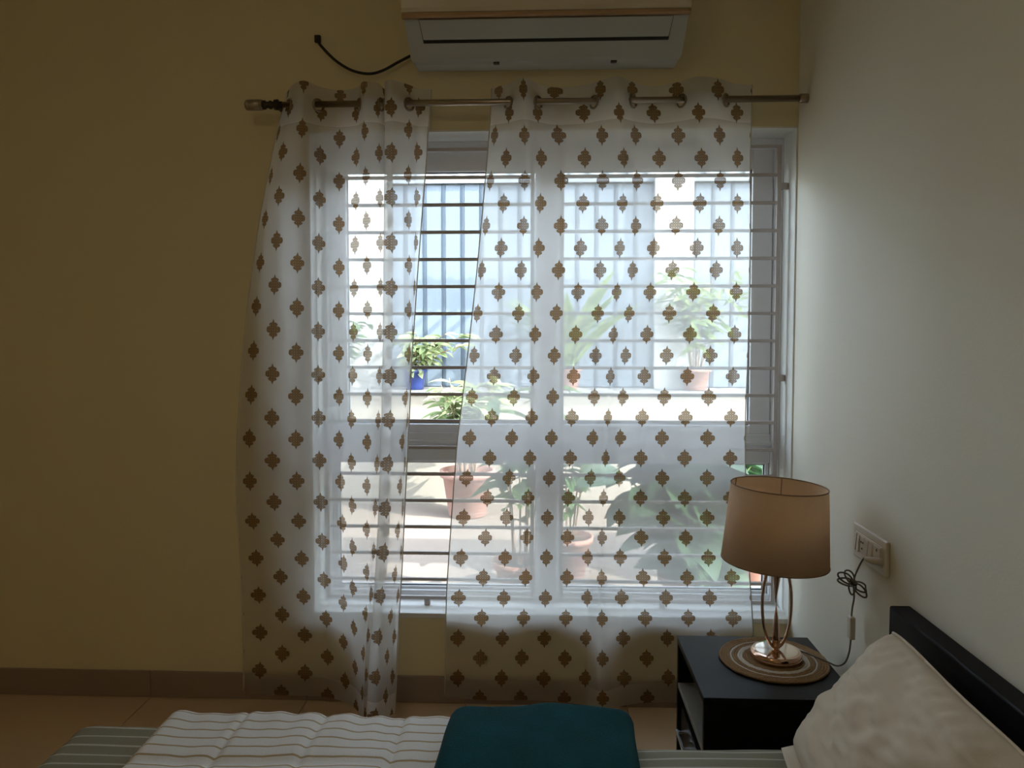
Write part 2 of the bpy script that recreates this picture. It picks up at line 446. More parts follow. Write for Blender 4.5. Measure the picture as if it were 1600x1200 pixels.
RIGHT = [
 (2.327,"-0.194,2.835,-1.57 -0.163,2.82,-1.6 -0.124,2.795,-1.65 -0.077,2.755,-1.73 -0.034,2.795,-1.66 0.031,2.835,-1.58 0.138,2.82,-1.62 0.195,2.785,-1.69 0.253,2.755,-1.76 0.309,2.798,-1.68 0.38,2.835,-1.61 0.47,2.808,-1.67 0.532,2.765,-1.76 0.608,2.78,-1.74 0.682,2.825,-1.66 0.743,2.835,-1.64"),
 (2.263,"-0.197,2.835,-1.18 -0.167,2.82,-1.2 -0.125,2.795,-1.25 -0.076,2.755,-1.33 -0.032,2.795,-1.26 0.034,2.835,-1.19 0.139,2.82,-1.23 0.196,2.785,-1.29 0.256,2.755,-1.35 0.311,2.798,-1.28 0.384,2.835,-1.22 0.471,2.808,-1.27 0.535,2.765,-1.36 0.61,2.78,-1.34 0.684,2.825,-1.26 0.743,2.835,-1.25"),
 (2.195,"-0.2,2.835,-0.76 -0.178,2.82,-0.78 -0.131,2.795,-0.83 -0.074,2.755,-0.9 -0.025,2.795,-0.83 0.042,2.835,-0.77 0.142,2.82,-0.8 0.199,2.785,-0.87 0.264,2.755,-0.92 0.317,2.798,-0.85 0.397,2.835,-0.8 0.474,2.808,-0.85 0.541,2.765,-0.92 0.613,2.78,-0.9 0.686,2.825,-0.83 0.742,2.835,-0.82"),
 (2.058,"-0.213,2.838,0.08 -0.191,2.824,0.06 -0.142,2.8,0.03 -0.07,2.762,-0.02 -0.011,2.8,0.02 0.058,2.838,0.07 0.147,2.823,0.04 0.206,2.789,-0 0.282,2.758,-0.05 0.329,2.801,0.01 0.42,2.838,0.05 0.481,2.813,0.01 0.556,2.772,-0.05 0.623,2.786,-0.03 0.692,2.828,0.02 0.74,2.838,0.03"),
 (1.851,"-0.231,2.836,1.34 -0.212,2.825,1.33 -0.153,2.806,1.31 -0.074,2.777,1.28 -0.019,2.807,1.31 0.06,2.836,1.33 0.136,2.824,1.32 0.206,2.796,1.29 0.276,2.767,1.26 0.329,2.806,1.29 0.404,2.835,1.32 0.475,2.816,1.3 0.551,2.785,1.27 0.624,2.795,1.27 0.695,2.828,1.3 0.744,2.836,1.3"),
 (1.596,"-0.257,2.84,2.91 -0.24,2.831,2.91 -0.168,2.814,2.9 -0.088,2.789,2.89 -0.029,2.815,2.9 0.048,2.84,2.91 0.122,2.829,2.9 0.198,2.802,2.89 0.26,2.771,2.88 0.312,2.811,2.89 0.386,2.839,2.9 0.458,2.824,2.9 0.536,2.796,2.89 0.612,2.804,2.89 0.695,2.833,2.9 0.746,2.84,2.9"),
 (1.338,"-0.287,2.845,4.56 -0.263,2.836,4.56 -0.183,2.822,4.57 -0.106,2.8,4.57 -0.039,2.823,4.57 0.035,2.844,4.56 0.109,2.834,4.57 0.186,2.808,4.57 0.241,2.776,4.58 0.293,2.816,4.57 0.37,2.843,4.57 0.446,2.831,4.57 0.52,2.807,4.58 0.598,2.813,4.58 0.69,2.838,4.57 0.743,2.844,4.57"),
 (1.032,"-0.326,2.85,6.53 -0.276,2.843,6.54 -0.2,2.831,6.56 -0.12,2.814,6.58 -0.052,2.833,6.56 0.027,2.849,6.55 0.097,2.839,6.56 0.179,2.815,6.59 0.225,2.78,6.63 0.276,2.823,6.59 0.359,2.848,6.56 0.431,2.839,6.58 0.513,2.82,6.6 0.596,2.823,6.6 0.682,2.844,6.58 0.739,2.849,6.58"),
 (0.770,"-0.347,2.854,8.27 -0.3,2.849,8.28 -0.214,2.838,8.3 -0.14,2.825,8.33 -0.062,2.841,8.31 0.012,2.854,8.29 0.087,2.844,8.31 0.165,2.821,8.36 0.212,2.785,8.42 0.276,2.828,8.35 0.357,2.852,8.32 0.441,2.846,8.33 0.518,2.831,8.36 0.598,2.832,8.37 0.688,2.849,8.35 0.747,2.854,8.34"),
 (0.578,"-0.361,2.857,9.52 -0.313,2.853,9.53 -0.225,2.844,9.56 -0.147,2.833,9.59 -0.066,2.847,9.57 0.008,2.857,9.55 0.086,2.848,9.58 0.163,2.826,9.63 0.209,2.788,9.71 0.283,2.832,9.63 0.367,2.855,9.59 0.45,2.851,9.6 0.529,2.839,9.63 0.609,2.838,9.64 0.695,2.853,9.62 0.762,2.857,9.62"),
 (0.433,"-0.371,2.86,10.45 -0.322,2.856,10.46 -0.233,2.848,10.49 -0.152,2.84,10.51 -0.073,2.851,10.5 0.005,2.859,10.48 0.084,2.851,10.51 0.162,2.829,10.57 0.211,2.79,10.67 0.289,2.835,10.57 0.376,2.857,10.53 0.457,2.855,10.54 0.536,2.845,10.57 0.617,2.843,10.58 0.701,2.856,10.56 0.774,2.859,10.56"),
 (0.287,"-0.376,2.873,11.34 -0.327,2.87,11.36 -0.239,2.862,11.39 -0.157,2.854,11.42 -0.082,2.865,11.4 0.002,2.872,11.39 0.08,2.863,11.42 0.158,2.838,11.5 0.214,2.791,11.63 0.296,2.844,11.5 0.385,2.87,11.44 0.465,2.869,11.45 0.544,2.86,11.48 0.626,2.857,11.5 0.71,2.869,11.48 0.788,2.872,11.48"),
 (0.141,"-0.379,2.876,12.26 -0.328,2.874,12.28 -0.245,2.867,12.31 -0.161,2.861,12.33 -0.088,2.871,12.32 -0,2.875,12.31 0.078,2.866,12.35 0.156,2.842,12.43 0.216,2.793,12.59 0.302,2.848,12.43 0.391,2.872,12.37 0.471,2.874,12.38 0.549,2.867,12.41 0.632,2.862,12.43 0.715,2.872,12.41 0.798,2.875,12.41"),
 (0.025,"-0.381,2.878,12.99 -0.329,2.876,13 -0.246,2.87,13.03 -0.162,2.866,13.06 -0.091,2.874,13.04 -0.001,2.877,13.04 0.077,2.868,13.08 0.156,2.845,13.17 0.217,2.795,13.34 0.304,2.85,13.17 0.394,2.874,13.11 0.474,2.877,13.11 0.552,2.872,13.14 0.635,2.866,13.17 0.718,2.874,13.15 0.802,2.877,13.15"),
]


def curtain_material():
    m, nt, out = M_new('sheer_curtain_fabric')
    N, L = nt.nodes, nt.links
    uv = N.new('ShaderNodeUVMap'); uv.uv_map = 'fabric'
    sp = N.new('ShaderNodeSeparateXYZ'); L.new(uv.outputs['UV'], sp.inputs[0])
    U, V = sp.outputs['X'], sp.outputs['Y']
    mk = lambda op, a, b=None, c=None: math_node(nt, op, a, b, c)
    def lattice(ou, ov):
        a = mk('ADD', mk('MULTIPLY', U, 0.5), ou)
        du = mk('SUBTRACT', a, mk('ROUND', a))
        b = mk('ADD', V, ov)
        dv = mk('SUBTRACT', b, mk('ROUND', b))
        return mk('MULTIPLY', du, 0.165), mk('MULTIPLY', dv, 0.161)
    masks, edges = [], []
    for ou, ov in ((-0.5, 0.0), (0.0, -0.5)):
        dx, dy = lattice(ou, ov)
        ax, ay = mk('ABSOLUTE', dx), mk('ABSOLUTE', dy)
        ramp = N.new('ShaderNodeValToRGB')
        prof = [(0, .0265), (.0060, .0262), (.0098, .0232), (.0118, .0180), (.0130, .0112), (.0150, .0150), (.0175, .0166), (.0210, .0160), (.0245, .0115), (.0262, .0050), (.0300, .0036), (.0400, 0.0)]
        cr = ramp.color_ramp
        cr.interpolation = 'LINEAR'
        while len(cr.elements) > 1:
            cr.elements.remove(cr.elements[-1])
        for i, (p, w) in enumerate(prof):
            e = cr.elements[0] if i == 0 else cr.elements.new(p / .04)
            e.position = p / .04
            e.color = (w / .03,) * 3 + (1,)
        L.new(mk('DIVIDE', ay, .04), ramp.inputs['Fac'])
        w = mk('MULTIPLY', ramp.outputs['Color'], .03)
        d = mk('SUBTRACT', w, ax)                       # > 0 inside the motif
        masks.append(mk('GREATER_THAN', d, 0.0003))
        edges.append(mk('MULTIPLY', mk('GREATER_THAN', d, 0.0003), mk('LESS_THAN', d, 0.0036)))
        if len(masks) == 1:
            gx, gy = dx, dy
    mask = mk('MAXIMUM', masks[0], masks[1])
    edge = mk('MAXIMUM', edges[0], edges[1])
    # woven lattice inside each motif
    hx = mk('SINE', mk('MULTIPLY', U, math.pi * 2 * 9.5))
    hy = mk('SINE', mk('MULTIPLY', V, math.pi * 2 * 17.0))
    hat = mk('GREATER_THAN', mk('MULTIPLY', mk('ADD', hx, 0.25), mk('ADD', hy, 0.35)), 0.22)
    hole = mk('MULTIPLY', mk('MULTIPLY', mask, mk('SUBTRACT', 1.0, edge)), hat)
    tc = N.new('ShaderNodeTexCoord')
    sz = N.new('ShaderNodeSeparateXYZ'); L.new(tc.outputs['Object'], sz.inputs[0])
    head = mk('GREATER_THAN', sz.outputs['Z'], 2.188)
    hem = mk('LESS_THAN', sz.outputs['Z'], 0.105)
    dbl = mk('MAXIMUM', head, hem)
    nz = N.new('ShaderNodeTexNoise'); nz.inputs['Scale'].default_value = 14; nz.inputs['Detail'].default_value = 3
    L.new(tc.outputs['Object'], nz.inputs['Vector'])
    veil = mk('ADD', SHEER, mk('MULTIPLY', nz.outputs['Fac'], 0.05))
    veil = mk('ADD', veil, mk('MULTIPLY', dbl, 0.24))
    veil = mk('MINIMUM', veil, 0.95)
    pat = mk('SUBTRACT', 0.95, mk('MULTIPLY', hole, 0.24))
    alpha = mk('ADD', mk('MULTIPLY', veil, mk('SUBTRACT', 1.0, mask)), mk('MULTIPLY', pat, mask))
    cm = N.new('ShaderNodeMix'); cm.data_type = 'RGBA'
    cm.inputs['A'].default_value = (0.90, 0.88, 0.84, 1)
    cm.inputs['B'].default_value = (0.27, 0.165, 0.078, 1)
    L.new(mask, cm.inputs['Factor'])
    cm2 = N.new('ShaderNodeMix'); cm2.data_type = 'RGBA'
    cm2.inputs['B'].default_value = (0.56, 0.37, 0.20, 1)
    L.new(cm.outputs['Result'], cm2.inputs['A'])
    L.new(hole, cm2.inputs['Factor'])
    front = N.new('ShaderNodeMix'); front.data_type = 'RGBA'; front.blend_type = 'MULTIPLY'; front.inputs['Factor'].default_value = 1.0
    front.inputs['B'].default_value = (0.55, 0.54, 0.52, 1)      # voile scatters light mostly forward
    L.new(cm2.outputs['Result'], front.inputs['A'])
    df = N.new('ShaderNodeBsdfDiffuse'); L.new(front.outputs['Result'], df.inputs['Color'])
    tl = N.new('ShaderNodeBsdfTranslucent'); L.new(cm2.outputs['Result'], tl.inputs['Color'])
    m1 = N.new('ShaderNodeMixShader')
    # the woven motif lets less light through than the plain voile
    L.new(mk('SUBTRACT', 0.74, mk('MULTIPLY', mask, 0.34)), m1.inputs['Fac'])
    L.new(df.outputs[0], m1.inputs[1]); L.new(tl.outputs[0], m1.inputs[2])
    tr = N.new('ShaderNodeBsdfTransparent')
    m2 = N.new('ShaderNodeMixShader')
    L.new(alpha, m2.inputs['Fac']); L.new(tr.outputs[0], m2.inputs[1]); L.new(m1.outputs[0], m2.inputs[2])
    L.new(m2.outputs[0], out.inputs['Surface'])
    return m
SHEER = 0.52
MAT['sheer'] = curtain_material()
MAT['bronze'] = pbr('aged_bronze_metal', (0.34, 0.27, 0.20), rough=0.28, metal=1.0, var=0.2, vscale=40)
MAT['steel'] = pbr('brushed_steel', (0.40, 0.34, 0.27), rough=0.30, metal=1.0, var=0.15, vscale=60)
MAT['dark_metal'] = pbr('dark_bracket_metal', (0.06, 0.045, 0.04), rough=0.4, metal=0.6, var=0.2, vscale=40)
MAT['thread'] = pbr('selvedge_thread', (0.62, 0.58, 0.52), rough=0.8, var=0.15, vscale=90)

def cr1(p0, p1, p2, p3, t):
    return 0.5 * ((2 * p1) + (p2 - p0) * t + (2 * p0 - 5 * p1 + 4 * p2 - p3) * t * t + (3 * p1 - p0 - 3 * p2 + p3) * t ** 3)

ROD_Y, ROD_Z = 2.80, 2.262
def build_curtain(label, cols, table, per_u, step):
    zs = [r[0] for r in table]
    grid = [[tuple(float(q) for q in c.split(',')) for c in r[1].split()] for r in table]
    nc = len(cols)
    us = []
    for i in range(nc - 1):
        k = max(3, int(round(per_u * (cols[i + 1] - cols[i]))))
        us += [(i, j / k) for j in range(k)]
    us.append((nc - 2, 1.0))
    def row_at(z):
        r = 0
        while r < len(zs) - 2 and z < zs[r + 1]:
            r += 1
        t = (z - zs[r]) / (zs[r + 1] - zs[r])
        t = min(max(t, 0), 1)
        a, b, c, d = grid[max(r - 1, 0)], grid[r], grid[r + 1], grid[min(r + 2, len(zs) - 1)]
        return [tuple((b[i][k] * (1 - t) + c[i][k] * t) if k == 2 else (b[i][k] + (c[i][k] - b[i][k]) * t) for k in range(3)) for i in range(nc)]
    def sample(row, i, t):
        p = [row[max(i - 1, 0)], row[i], row[i + 1], row[min(i + 2, nc - 1)]]
        return [cr1(p[0][k], p[1][k], p[2][k], p[3][k], t) if k < 2 else p[1][k] + (p[2][k] - p[1][k]) * t for k in range(3)]
    nz = int((zs[0] - zs[-1]) / step)
    rows = []
    for j in range(nz + 1):
        z = zs[0] + (zs[-1] - zs[0]) * j / nz
        # light smoothing between control rows
        acc = None
        for dz in (-.05, -.025, 0, .025, .05):
            rr = row_at(min(max(z + dz, zs[-1]), zs[0]))
            acc = rr if acc is None else [tuple(acc[i][k] + rr[i][k] for k in range(3)) for i in range(nc)]
        base = row_at(z)
        rows.append((z, [(acc[i][0] / 5, acc[i][1] / 5, base[i][2]) for i in range(nc)]))
    verts, uvs = [], []
    nu = len(us)
    for z, row in rows:
        for i, t in us:
            x, y, v = sample(row, i, t)
            u = cols[i] + (cols[i + 1] - cols[i]) * t
            y += 0.006 * (vnoise(u * 1.3 + 5, z * 6) - .5) * (1 if z < 2.1 else .2)
            zz = z
            if z < .30:      # the hem hangs unevenly just above the floor
                zz = z + (0.010 * (vnoise(u * .9, 3.3) - .2)) * (1 - z / .30)
            if z > 2.30:     # stiff header: gentle crown between the rings
                zz = z + 0.006 * (2.80 - y) / .045
            verts.append((x, y, zz)); uvs.append((u, v))
    # rings sit where the cloth passes from one side of the rod to the other
    jr = min(range(nz + 1), key=lambda j: abs(rows[j][0] - ROD_Z))
    rings = []
    for k in range(nu - 1):
        ya, yb = verts[jr * nu + k][1], verts[jr * nu + k + 1][1]
        if (ya - ROD_Y) * (yb - ROD_Y) < 0:
            t = (ROD_Y - ya) / (yb - ya)
            xa, xb = verts[jr * nu + k][0], verts[jr * nu + k + 1][0]
            rings.append((xa + (xb - xa) * t, k + t, (xb - xa, yb - ya)))
    faces, fuv = [], []
    arc = [0.0]
    for k in range(nu - 1):
        a, b = verts[jr * nu + k], verts[jr * nu + k + 1]
        arc.append(arc[-1] + math.hypot(b[0] - a[0], b[1] - a[1]))
    ringarc = [arc[int(r[1])] + (r[1] - int(r[1])) * (arc[int(r[1]) + 1] - arc[int(r[1])]) for r in rings]
    for j in range(nz):
        for k in range(nu - 1):
            zc = (rows[j][0] + rows[j + 1][0]) / 2
            sc = (arc[k] + arc[k + 1]) / 2
            if abs(zc - ROD_Z) < .03 and any((sc - ra) ** 2 + (zc - ROD_Z + .004) ** 2 < .0205 ** 2 for ra in ringarc):
                continue
            q = (j * nu + k, j * nu + k + 1, (j + 1) * nu + k + 1, (j + 1) * nu + k)
            faces.append(q)
    root = empty('curtain', (sum(v[0] for v in verts) / len(verts), ROD_Y, 0.02))
    tag(root, label, 'curtain', 'sheer eyelet curtains')
    me = bpy.data.meshes.new('cloth')
    me.from_pydata(verts, [], faces)
    me.update()
    uvl = me.uv_layers.new(name='fabric')
    for lp in me.loops:
        uvl.data[lp.index].uv = uvs[lp.vertex_index]
    me.polygons.foreach_set('use_smooth', [True] * len(me.polygons))
    me.materials.append(MAT['sheer'])
    cloth = link(bpy.data.objects.new('cloth', me), root)
    for (x, _, d) in rings:
        # a ring faces along the cloth's normal, but never so flat that the rod could not pass
        n = Vector((-d[1], d[0], 0)); n.normalize()
        if n.x < 0: n = -n
        if abs(n.x) < .80:
            n = Vector((.80, .6 if n.y > 0 else -.6, 0))
        s = Vector((0, 0, 1)); a = s.cross(n)
        pts = [Vector((x, ROD_Y, ROD_Z - .004)) + a * (math.cos(t) * .0215) + s * (math.sin(t) * .0215) for t in [2 * math.pi * q / 28 for q in range(28)]]
        tube('eyelet', pts, .0042, MAT['bronze'], root, seg=8, closed=True)
    # selvedge seams down both free edges and the stitched line of the hem
    for k in (0, nu - 1):
        tube('side_seam', [verts[j * nu + k] for j in range(0, nz + 1, 2)], .0022, MAT['thread'], root, seg=6)
    return root

build_curtain('gathered sheer curtain with gold motifs, at the finial end of the rod', LEFT_U, LEFT, 12, .012)
build_curtain('wide sheer curtain with gold motifs, hanging behind the table lamp', RIGHT_U, RIGHT, 12, .012)

# ---------------------------------------------------------------- curtain rod
rod = empty('curtain_rod', (-.08, ROD_Y, ROD_Z))
tag(rod, 'thin brushed metal curtain rod with a barrel finial across the window', 'curtain rod')
tube('rod', [(-.96, ROD_Y, ROD_Z), (.91, ROD_Y, ROD_Z)], .0115, MAT['steel'], rod, seg=20)
def xlathe(name, prof, mat, parent):
    """prof: (x, radius) turned about the rod's axis"""
    vs_, fs = [], []
    seg = 28
    for x, r in prof:
        for k in range(seg):
            th = 2 * math.pi * k / seg
            vs_.append((x, ROD_Y + r * math.cos(th), ROD_Z + r * math.sin(th)))
    for i in range(len(prof) - 1):
        for k in range(seg):
            l = (k + 1) % seg
            fs.append((i * seg + k, i * seg + l, (i + 1) * seg + l, (i + 1) * seg + k))
    o = from_data(name, vs_, fs, mat, parent, smooth=True)
    bm = bmesh.new(); bm.from_mesh(o.data)
    bmesh.ops.remove_doubles(bm, verts=bm.verts, dist=1e-6)
    bmesh.ops.recalc_face_normals(bm, faces=bm.faces)
    bm.to_mesh(o.data); bm.free()
    return o
fin = xlathe('finial', [(-1.093, 0), (-1.093, .012), (-1.089, .018), (-1.080, .020), (-1.079, .0185), (-1.076, .0185), (-1.075, .020), (-1.040, .020), (-1.039, .0185), (-1.036, .0185), (-1.035, .020), (-1.029, .019), (-1.027, .0125), (-1.027, 0)], MAT['steel'], rod)
xlathe('finial_neck', [(-1.028, 0), (-1.028, .0165), (-1.018, .0165), (-1.017, .012), (-1.006, .012), (-1.003, .0155), (-.996, .0155), (-.993, .012), (-.986, .012), (-.984, .019), (-.970, .019), (-.969, .012), (-.955, .012), (-.955, 0)], MAT['dark_metal'], rod)
xlathe('end_cap', [(.899, 0), (.899, .0150), (.902, .0160), (.928, .0160), (.9285, .015), (.9285, 0)], MAT['steel'], rod)
bk = box('bracket', (-.984, -.970), (ROD_Y + .008, YB - .004), (ROD_Z - .010, ROD_Z + .008), MAT['dark_metal'], rod, bevel=.002)
box('bracket_plate', (-.990, -.964), (YB - .0045, YB - .0005), (ROD_Z - .035, ROD_Z + .03), MAT['dark_metal'], rod, bevel=.001)

# ---------------------------------------------------------------- air conditioner
MAT['ac_white'] = pbr('air_conditioner_plastic', (0.50, 0.51, 0.48), rough=0.38, var=0.03)
MAT['ac_panel'] = pbr('air_conditioner_glossy_front', (0.70, 0.62, 0.48), rough=0.22, var=0.03)
MAT['ac_trim'] = pbr('copper_coloured_trim', (0.52, 0.33, 0.17), rough=0.3, metal=0.7, var=0.1)
MAT['black'] = pbr('black_plastic', (0.010, 0.009, 0.008), rough=0.5, var=0.2)
ac = empty('air_conditioner', (0.0, 2.80, 2.405))
tag(ac, 'white wall-mounted air conditioner above the curtain rod', 'air conditioner')
# housing: (y, z) section, lower front sloping back to the wall
prof = [(2.8985, 2.405), (2.815, 2.402), (2.798, 2.406), (2.790, 2.414), (2.703, 2.522), (2.703, 2.735), (2.8985, 2.735)]
ins = [.022, .022, .018, .012, .004, .004, .004]
prism('housing', prof, -.494, .494, MAT['ac_white'], ac, inset=ins)
# front cover panel, slightly proud, with a trim strip along its lower edge
fp = prism('front_panel', [(2.704, 2.534), (2.688, 2.532), (2.680, 2.537), (2.676, 2.55), (2.670, 2.64), (2.676, 2.725), (2.690, 2.737), (2.704, 2.737)], -.4945, .4945, MAT['ac_panel'], ac)
prism('trim_strip', [(2.704, 2.520), (2.684, 2.518), (2.678, 2.523), (2.679, 2.533), (2.704, 2.534)], -.4945, .4945, MAT['ac_trim'], ac)
# louvre flap lying on the sloping face, with the dark air slot under it
dy, dz = 2.790 - 2.703, 2.414 - 2.522
ln = math.hypot(dy, dz); ty, tz = dy / ln, dz / ln
ny, nz_ = tz, -ty            # outward normal (towards the viewer and down)
if ny > 0: ny, nz_ = -ny, -nz_
def slope(s, o):             # s metres down the slope, o metres proud
    return (2.703 + ty * s + ny * o, 2.522 + tz * s + nz_ * o)
prism('air_slot', [slope(.002, .0008), slope(.084, .0008), slope(.084, -.004), slope(.002, -.004)], -.440, .440, MAT['black'], ac, inset=[0, .010, .010, 0])
prism('louvre', [slope(.002, .0065), slope(.066, .0065), slope(.071, .003), slope(.069, .0012), slope(.002, .0012)], -.4375, .4375, MAT['ac_white'], ac, inset=[0, .0085, .009, .009, 0])
for x in (-.175, .245):
    box('clip', (x - .011, x + .011), (2.800, 2.818), (2.3985, 2.4055), MAT['dark_metal'], ac, bevel=.002)
# cable from the unit to the hole in the wall
MAT['cable'] = pbr('black_cable_sheath', (0.012, 0.010, 0.010), rough=0.55, var=0.2)
cab = empty('cable', (-.848, 2.885, 2.526))
tag(cab, 'sagging black cable between the wall hole and the air conditioner', 'cable')
tube('wire', catmull([(-.850, 2.893, 2.530), (-.846, 2.872, 2.518), (-.828, 2.866, 2.492), (-.776, 2.866, 2.440), (-.715, 2.866, 2.403), (-.652, 2.866, 2.390), (-.600, 2.868, 2.402), (-.545, 2.872, 2.432), (-.487, 2.876, 2.462)], 6), .0052, MAT['cable'], cab, seg=8)
box('wall_grommet', (-.861, -.839), (2.884, 2.8995), (2.516, 2.542), MAT['black'], cab, bevel=.002)

# ---------------------------------------------------------------- unseen fill light on the ceiling, added to warm and lift the room
def emit(name, col, strength):
    m, nt, out = M_new(name)
    e = nt.nodes.new('ShaderNodeEmission')
    e.inputs['Color'].default_value = (*col, 1); e.inputs['Strength'].default_value = strength
    nt.links.new(e.outputs[0], out.inputs['Surface'])
    return m
MAT['fill_glow'] = emit('warm_fill_diffuser', (1.0, 0.85, 0.55), 5.2)
cl = empty('fill_lamp', (-.95, .35, ZC))
tag(cl, 'added round fill light with a warm diffuser, unseen on the ceiling behind the viewer', 'lamp')
lathe('canopy', [(0, 0), (.20, 0), (.21, -.01), (.21, -.035), (.195, -.04), (.19, -.036)], MAT['ac_white'], (-.95, .35, ZC - .001), cl)
lathe('diffuser', [(.190, -.036), (.18, -.055), (.13, -.072), (.06, -.080), (0, -.082)], MAT['fill_glow'], (-.95, .35, ZC - .001), cl)

# ---------------------------------------------------------------- nightstand
MAT['ebony'] = pbr('black_brown_laminate', (0.008, 0.0085, 0.010), rough=0.36, var=0.25, vscale=12, bump=0.02, bscale=90, spec=0.13)
MAT['chrome'] = pbr('satin_chrome', (0.62, 0.62, 0.62), rough=0.25, metal=1.0, var=0.05)
MAT['shelf'] = pbr('grey_shelf_laminate', (0.20, 0.19, 0.165), rough=0.5, var=0.15, vscale=14)
NX0, NX1, NY0, NY1, NZ = .433, .852, 2.057, 2.480, .45
ns = empty('nightstand', ((NX0 + NX1) / 2, (NY0 + NY1) / 2, 0))
tag(ns, 'black-brown nightstand with an open shelf, carrying the table lamp', 'nightstand')
box('top', (NX0, NX1), (NY0, NY1), (NZ - .020, NZ), MAT['ebony'], ns, bevel=.0015)
for y0 in (NY0 + .0005, NY1 - .0185):
    box('side_panel', (NX0 + .001, NX1 - .001), (y0, y0 + .018), (0.0, NZ - .0205), MAT['ebony'], ns, bevel=.001, seg=1)
box('back_panel', (NX1 - .012, NX1 - .001), (NY0 + .019, NY1 - .019), (.03, NZ - .021), MAT['ebony'], ns)
box('shelf', (NX0 + .002, NX1 - .013), (NY0 + .019, NY1 - .019), (.284, .302), MAT['shelf'], ns, bevel=.001, seg=1)
box('bottom_panel', (NX0 + .004, NX1 - .013), (NY0 + .019, NY1 - .019), (.040, .056), MAT['ebony'], ns)
dr = box('drawer', (NX0 + .012, NX1 - .03), (NY0 + .022, NY1 - .022), (.060, .226), MAT['ebony'], ns, bevel=.001, seg=1)
bm = bmesh.new()
bm_box(bm, (NX0 - .012, NX0 - .004), (2.30, 2.42), (.160, .169), .001, 1)
bm_box(bm, (NX0 - .006, NX0 + .013), (2.405, 2.415), (.161, .168), .001, 1)
bm_box(bm, (NX0 - .006, NX0 + .013), (2.305, 2.315), (.161, .168), .001, 1)
from_bm('handle', bm, MAT['chrome'], dr)

# ---------------------------------------------------------------- round woven mat
MAT['jute'] = pbr('braided_jute', (0.44, 0.27, 0.13), rough=0.9, var=0.4, vscale=160, bump=0.7, bscale=300)
MAT['white_braid'] = pbr('bleached_braid', (0.80, 0.74, 0.66), rough=0.9, var=0.2, vscale=160, bump=0.6, bscale=300)
LX, LY = .690, 2.300
mat_t = empty('placemat', (LX, LY, NZ))
tag(mat_t, 'round woven jute mat with white rings under the table lamp', 'mat')
R0 = .158
ring_w = .0079
nr = 20
for k in range(nr):
    r = .004 + (k + .5) * (R0 - .004) / nr
    pale = k in (11, 12, 15)
    pts = [(LX + (r + .0006 * math.sin(9 * t + k)) * math.cos(t), LY + (r + .0006 * math.sin(9 * t + k)) * math.sin(t), NZ + .0046 + .0004 * math.sin(23 * t + 2 * k)) for t in [2 * math.pi * q / 64 for q in range(64)]]
    rad = [.0042 + .0004 * math.sin(q * 2.4 + k) for q in range(64)]
    if k == 15: rad = [.0032] * 64
    o = tube('braid', pts, rad, MAT['white_braid' if pale else 'jute'], mat_t, seg=7, closed=True)
    if pale: o['label'] = 'off-white braid ring'

# ---------------------------------------------------------------- table lamp
MAT['copper'] = pbr('rose_gold_metal', (0.72, 0.46, 0.33), rough=0.14, metal=1.0, var=0.06, vscale=20)
MAT['copper_light'] = pbr('polished_champagne_metal', (0.80, 0.68, 0.56), rough=0.10, metal=1.0, var=0.04)
def shade_material():
    m, nt, out = M_new('lamp_shade_linen')
    N, L = nt.nodes, nt.links
    tc = N.new('ShaderNodeTexCoord')
    mp = N.new('ShaderNodeMapping'); mp.inputs['Scale'].default_value = (160, 160, 420)
    L.new(tc.outputs['Object'], mp.inputs['Vector'])
    nz = N.new('ShaderNodeTexNoise'); nz.inputs['Scale'].default_value = 1.0; nz.inputs['Detail'].default_value = 2
    L.new(mp.outputs[0], nz.inputs['Vector'])
    mx = N.new('ShaderNodeMix'); mx.data_type = 'RGBA'
    mx.inputs['A'].default_value = (0.84, 0.64, 0.45, 1); mx.inputs['B'].default_value = (0.76, 0.56, 0.38, 1)
    L.new(nz.outputs['Fac'], mx.inputs['Factor'])
    d = N.new('ShaderNodeBsdfDiffuse'); t = N.new('ShaderNodeBsdfTranslucent')
    L.new(mx.outputs['Result'], d.inputs['Color']); L.new(mx.outputs['Result'], t.inputs['Color'])
    ms = N.new('ShaderNodeMixShader'); ms.inputs['Fac'].default_value = 0.38
    L.new(d.outputs[0], ms.inputs[1]); L.new(t.outputs[0], ms.inputs[2])
    L.new(ms.outputs[0], out.inputs['Surface'])
    return m
MAT['shade'] = shade_material()
MAT['shade_trim'] = pbr('brown_shade_trim', (0.30, 0.19, 0.11), rough=0.8, var=0.2, vscale=80)
MAT['cord'] = pbr('translucent_grey_cord', (0.16, 0.145, 0.125), rough=0.35, var=0.2, vscale=60)
MAT['ivory'] = pbr('ivory_plastic', (0.60, 0.54, 0.46), rough=0.35, var=0.04)
MZ = NZ + .0093
lamp = empty('table_lamp', (LX, LY, MZ))
tag(lamp, 'table lamp with tan drum shade and oval rose-gold stem on the nightstand', 'lamp')
CX, CYL = LX + .008, LY
lathe('base', [(0, 0), (.070, 0), (.0735, .003), (.0745, .010), (.0740, .018), (.0705, .0235), (.066, .0255), (0, .0262)], MAT['copper'], (CX, CYL, MZ), lamp, seg=56)
lathe('base_plate', [(.0005, .0264), (.058, .0258), (.067, .0252), (.069, .0246)], MAT['copper_light'], (CX, CYL, MZ), lamp, seg=56)
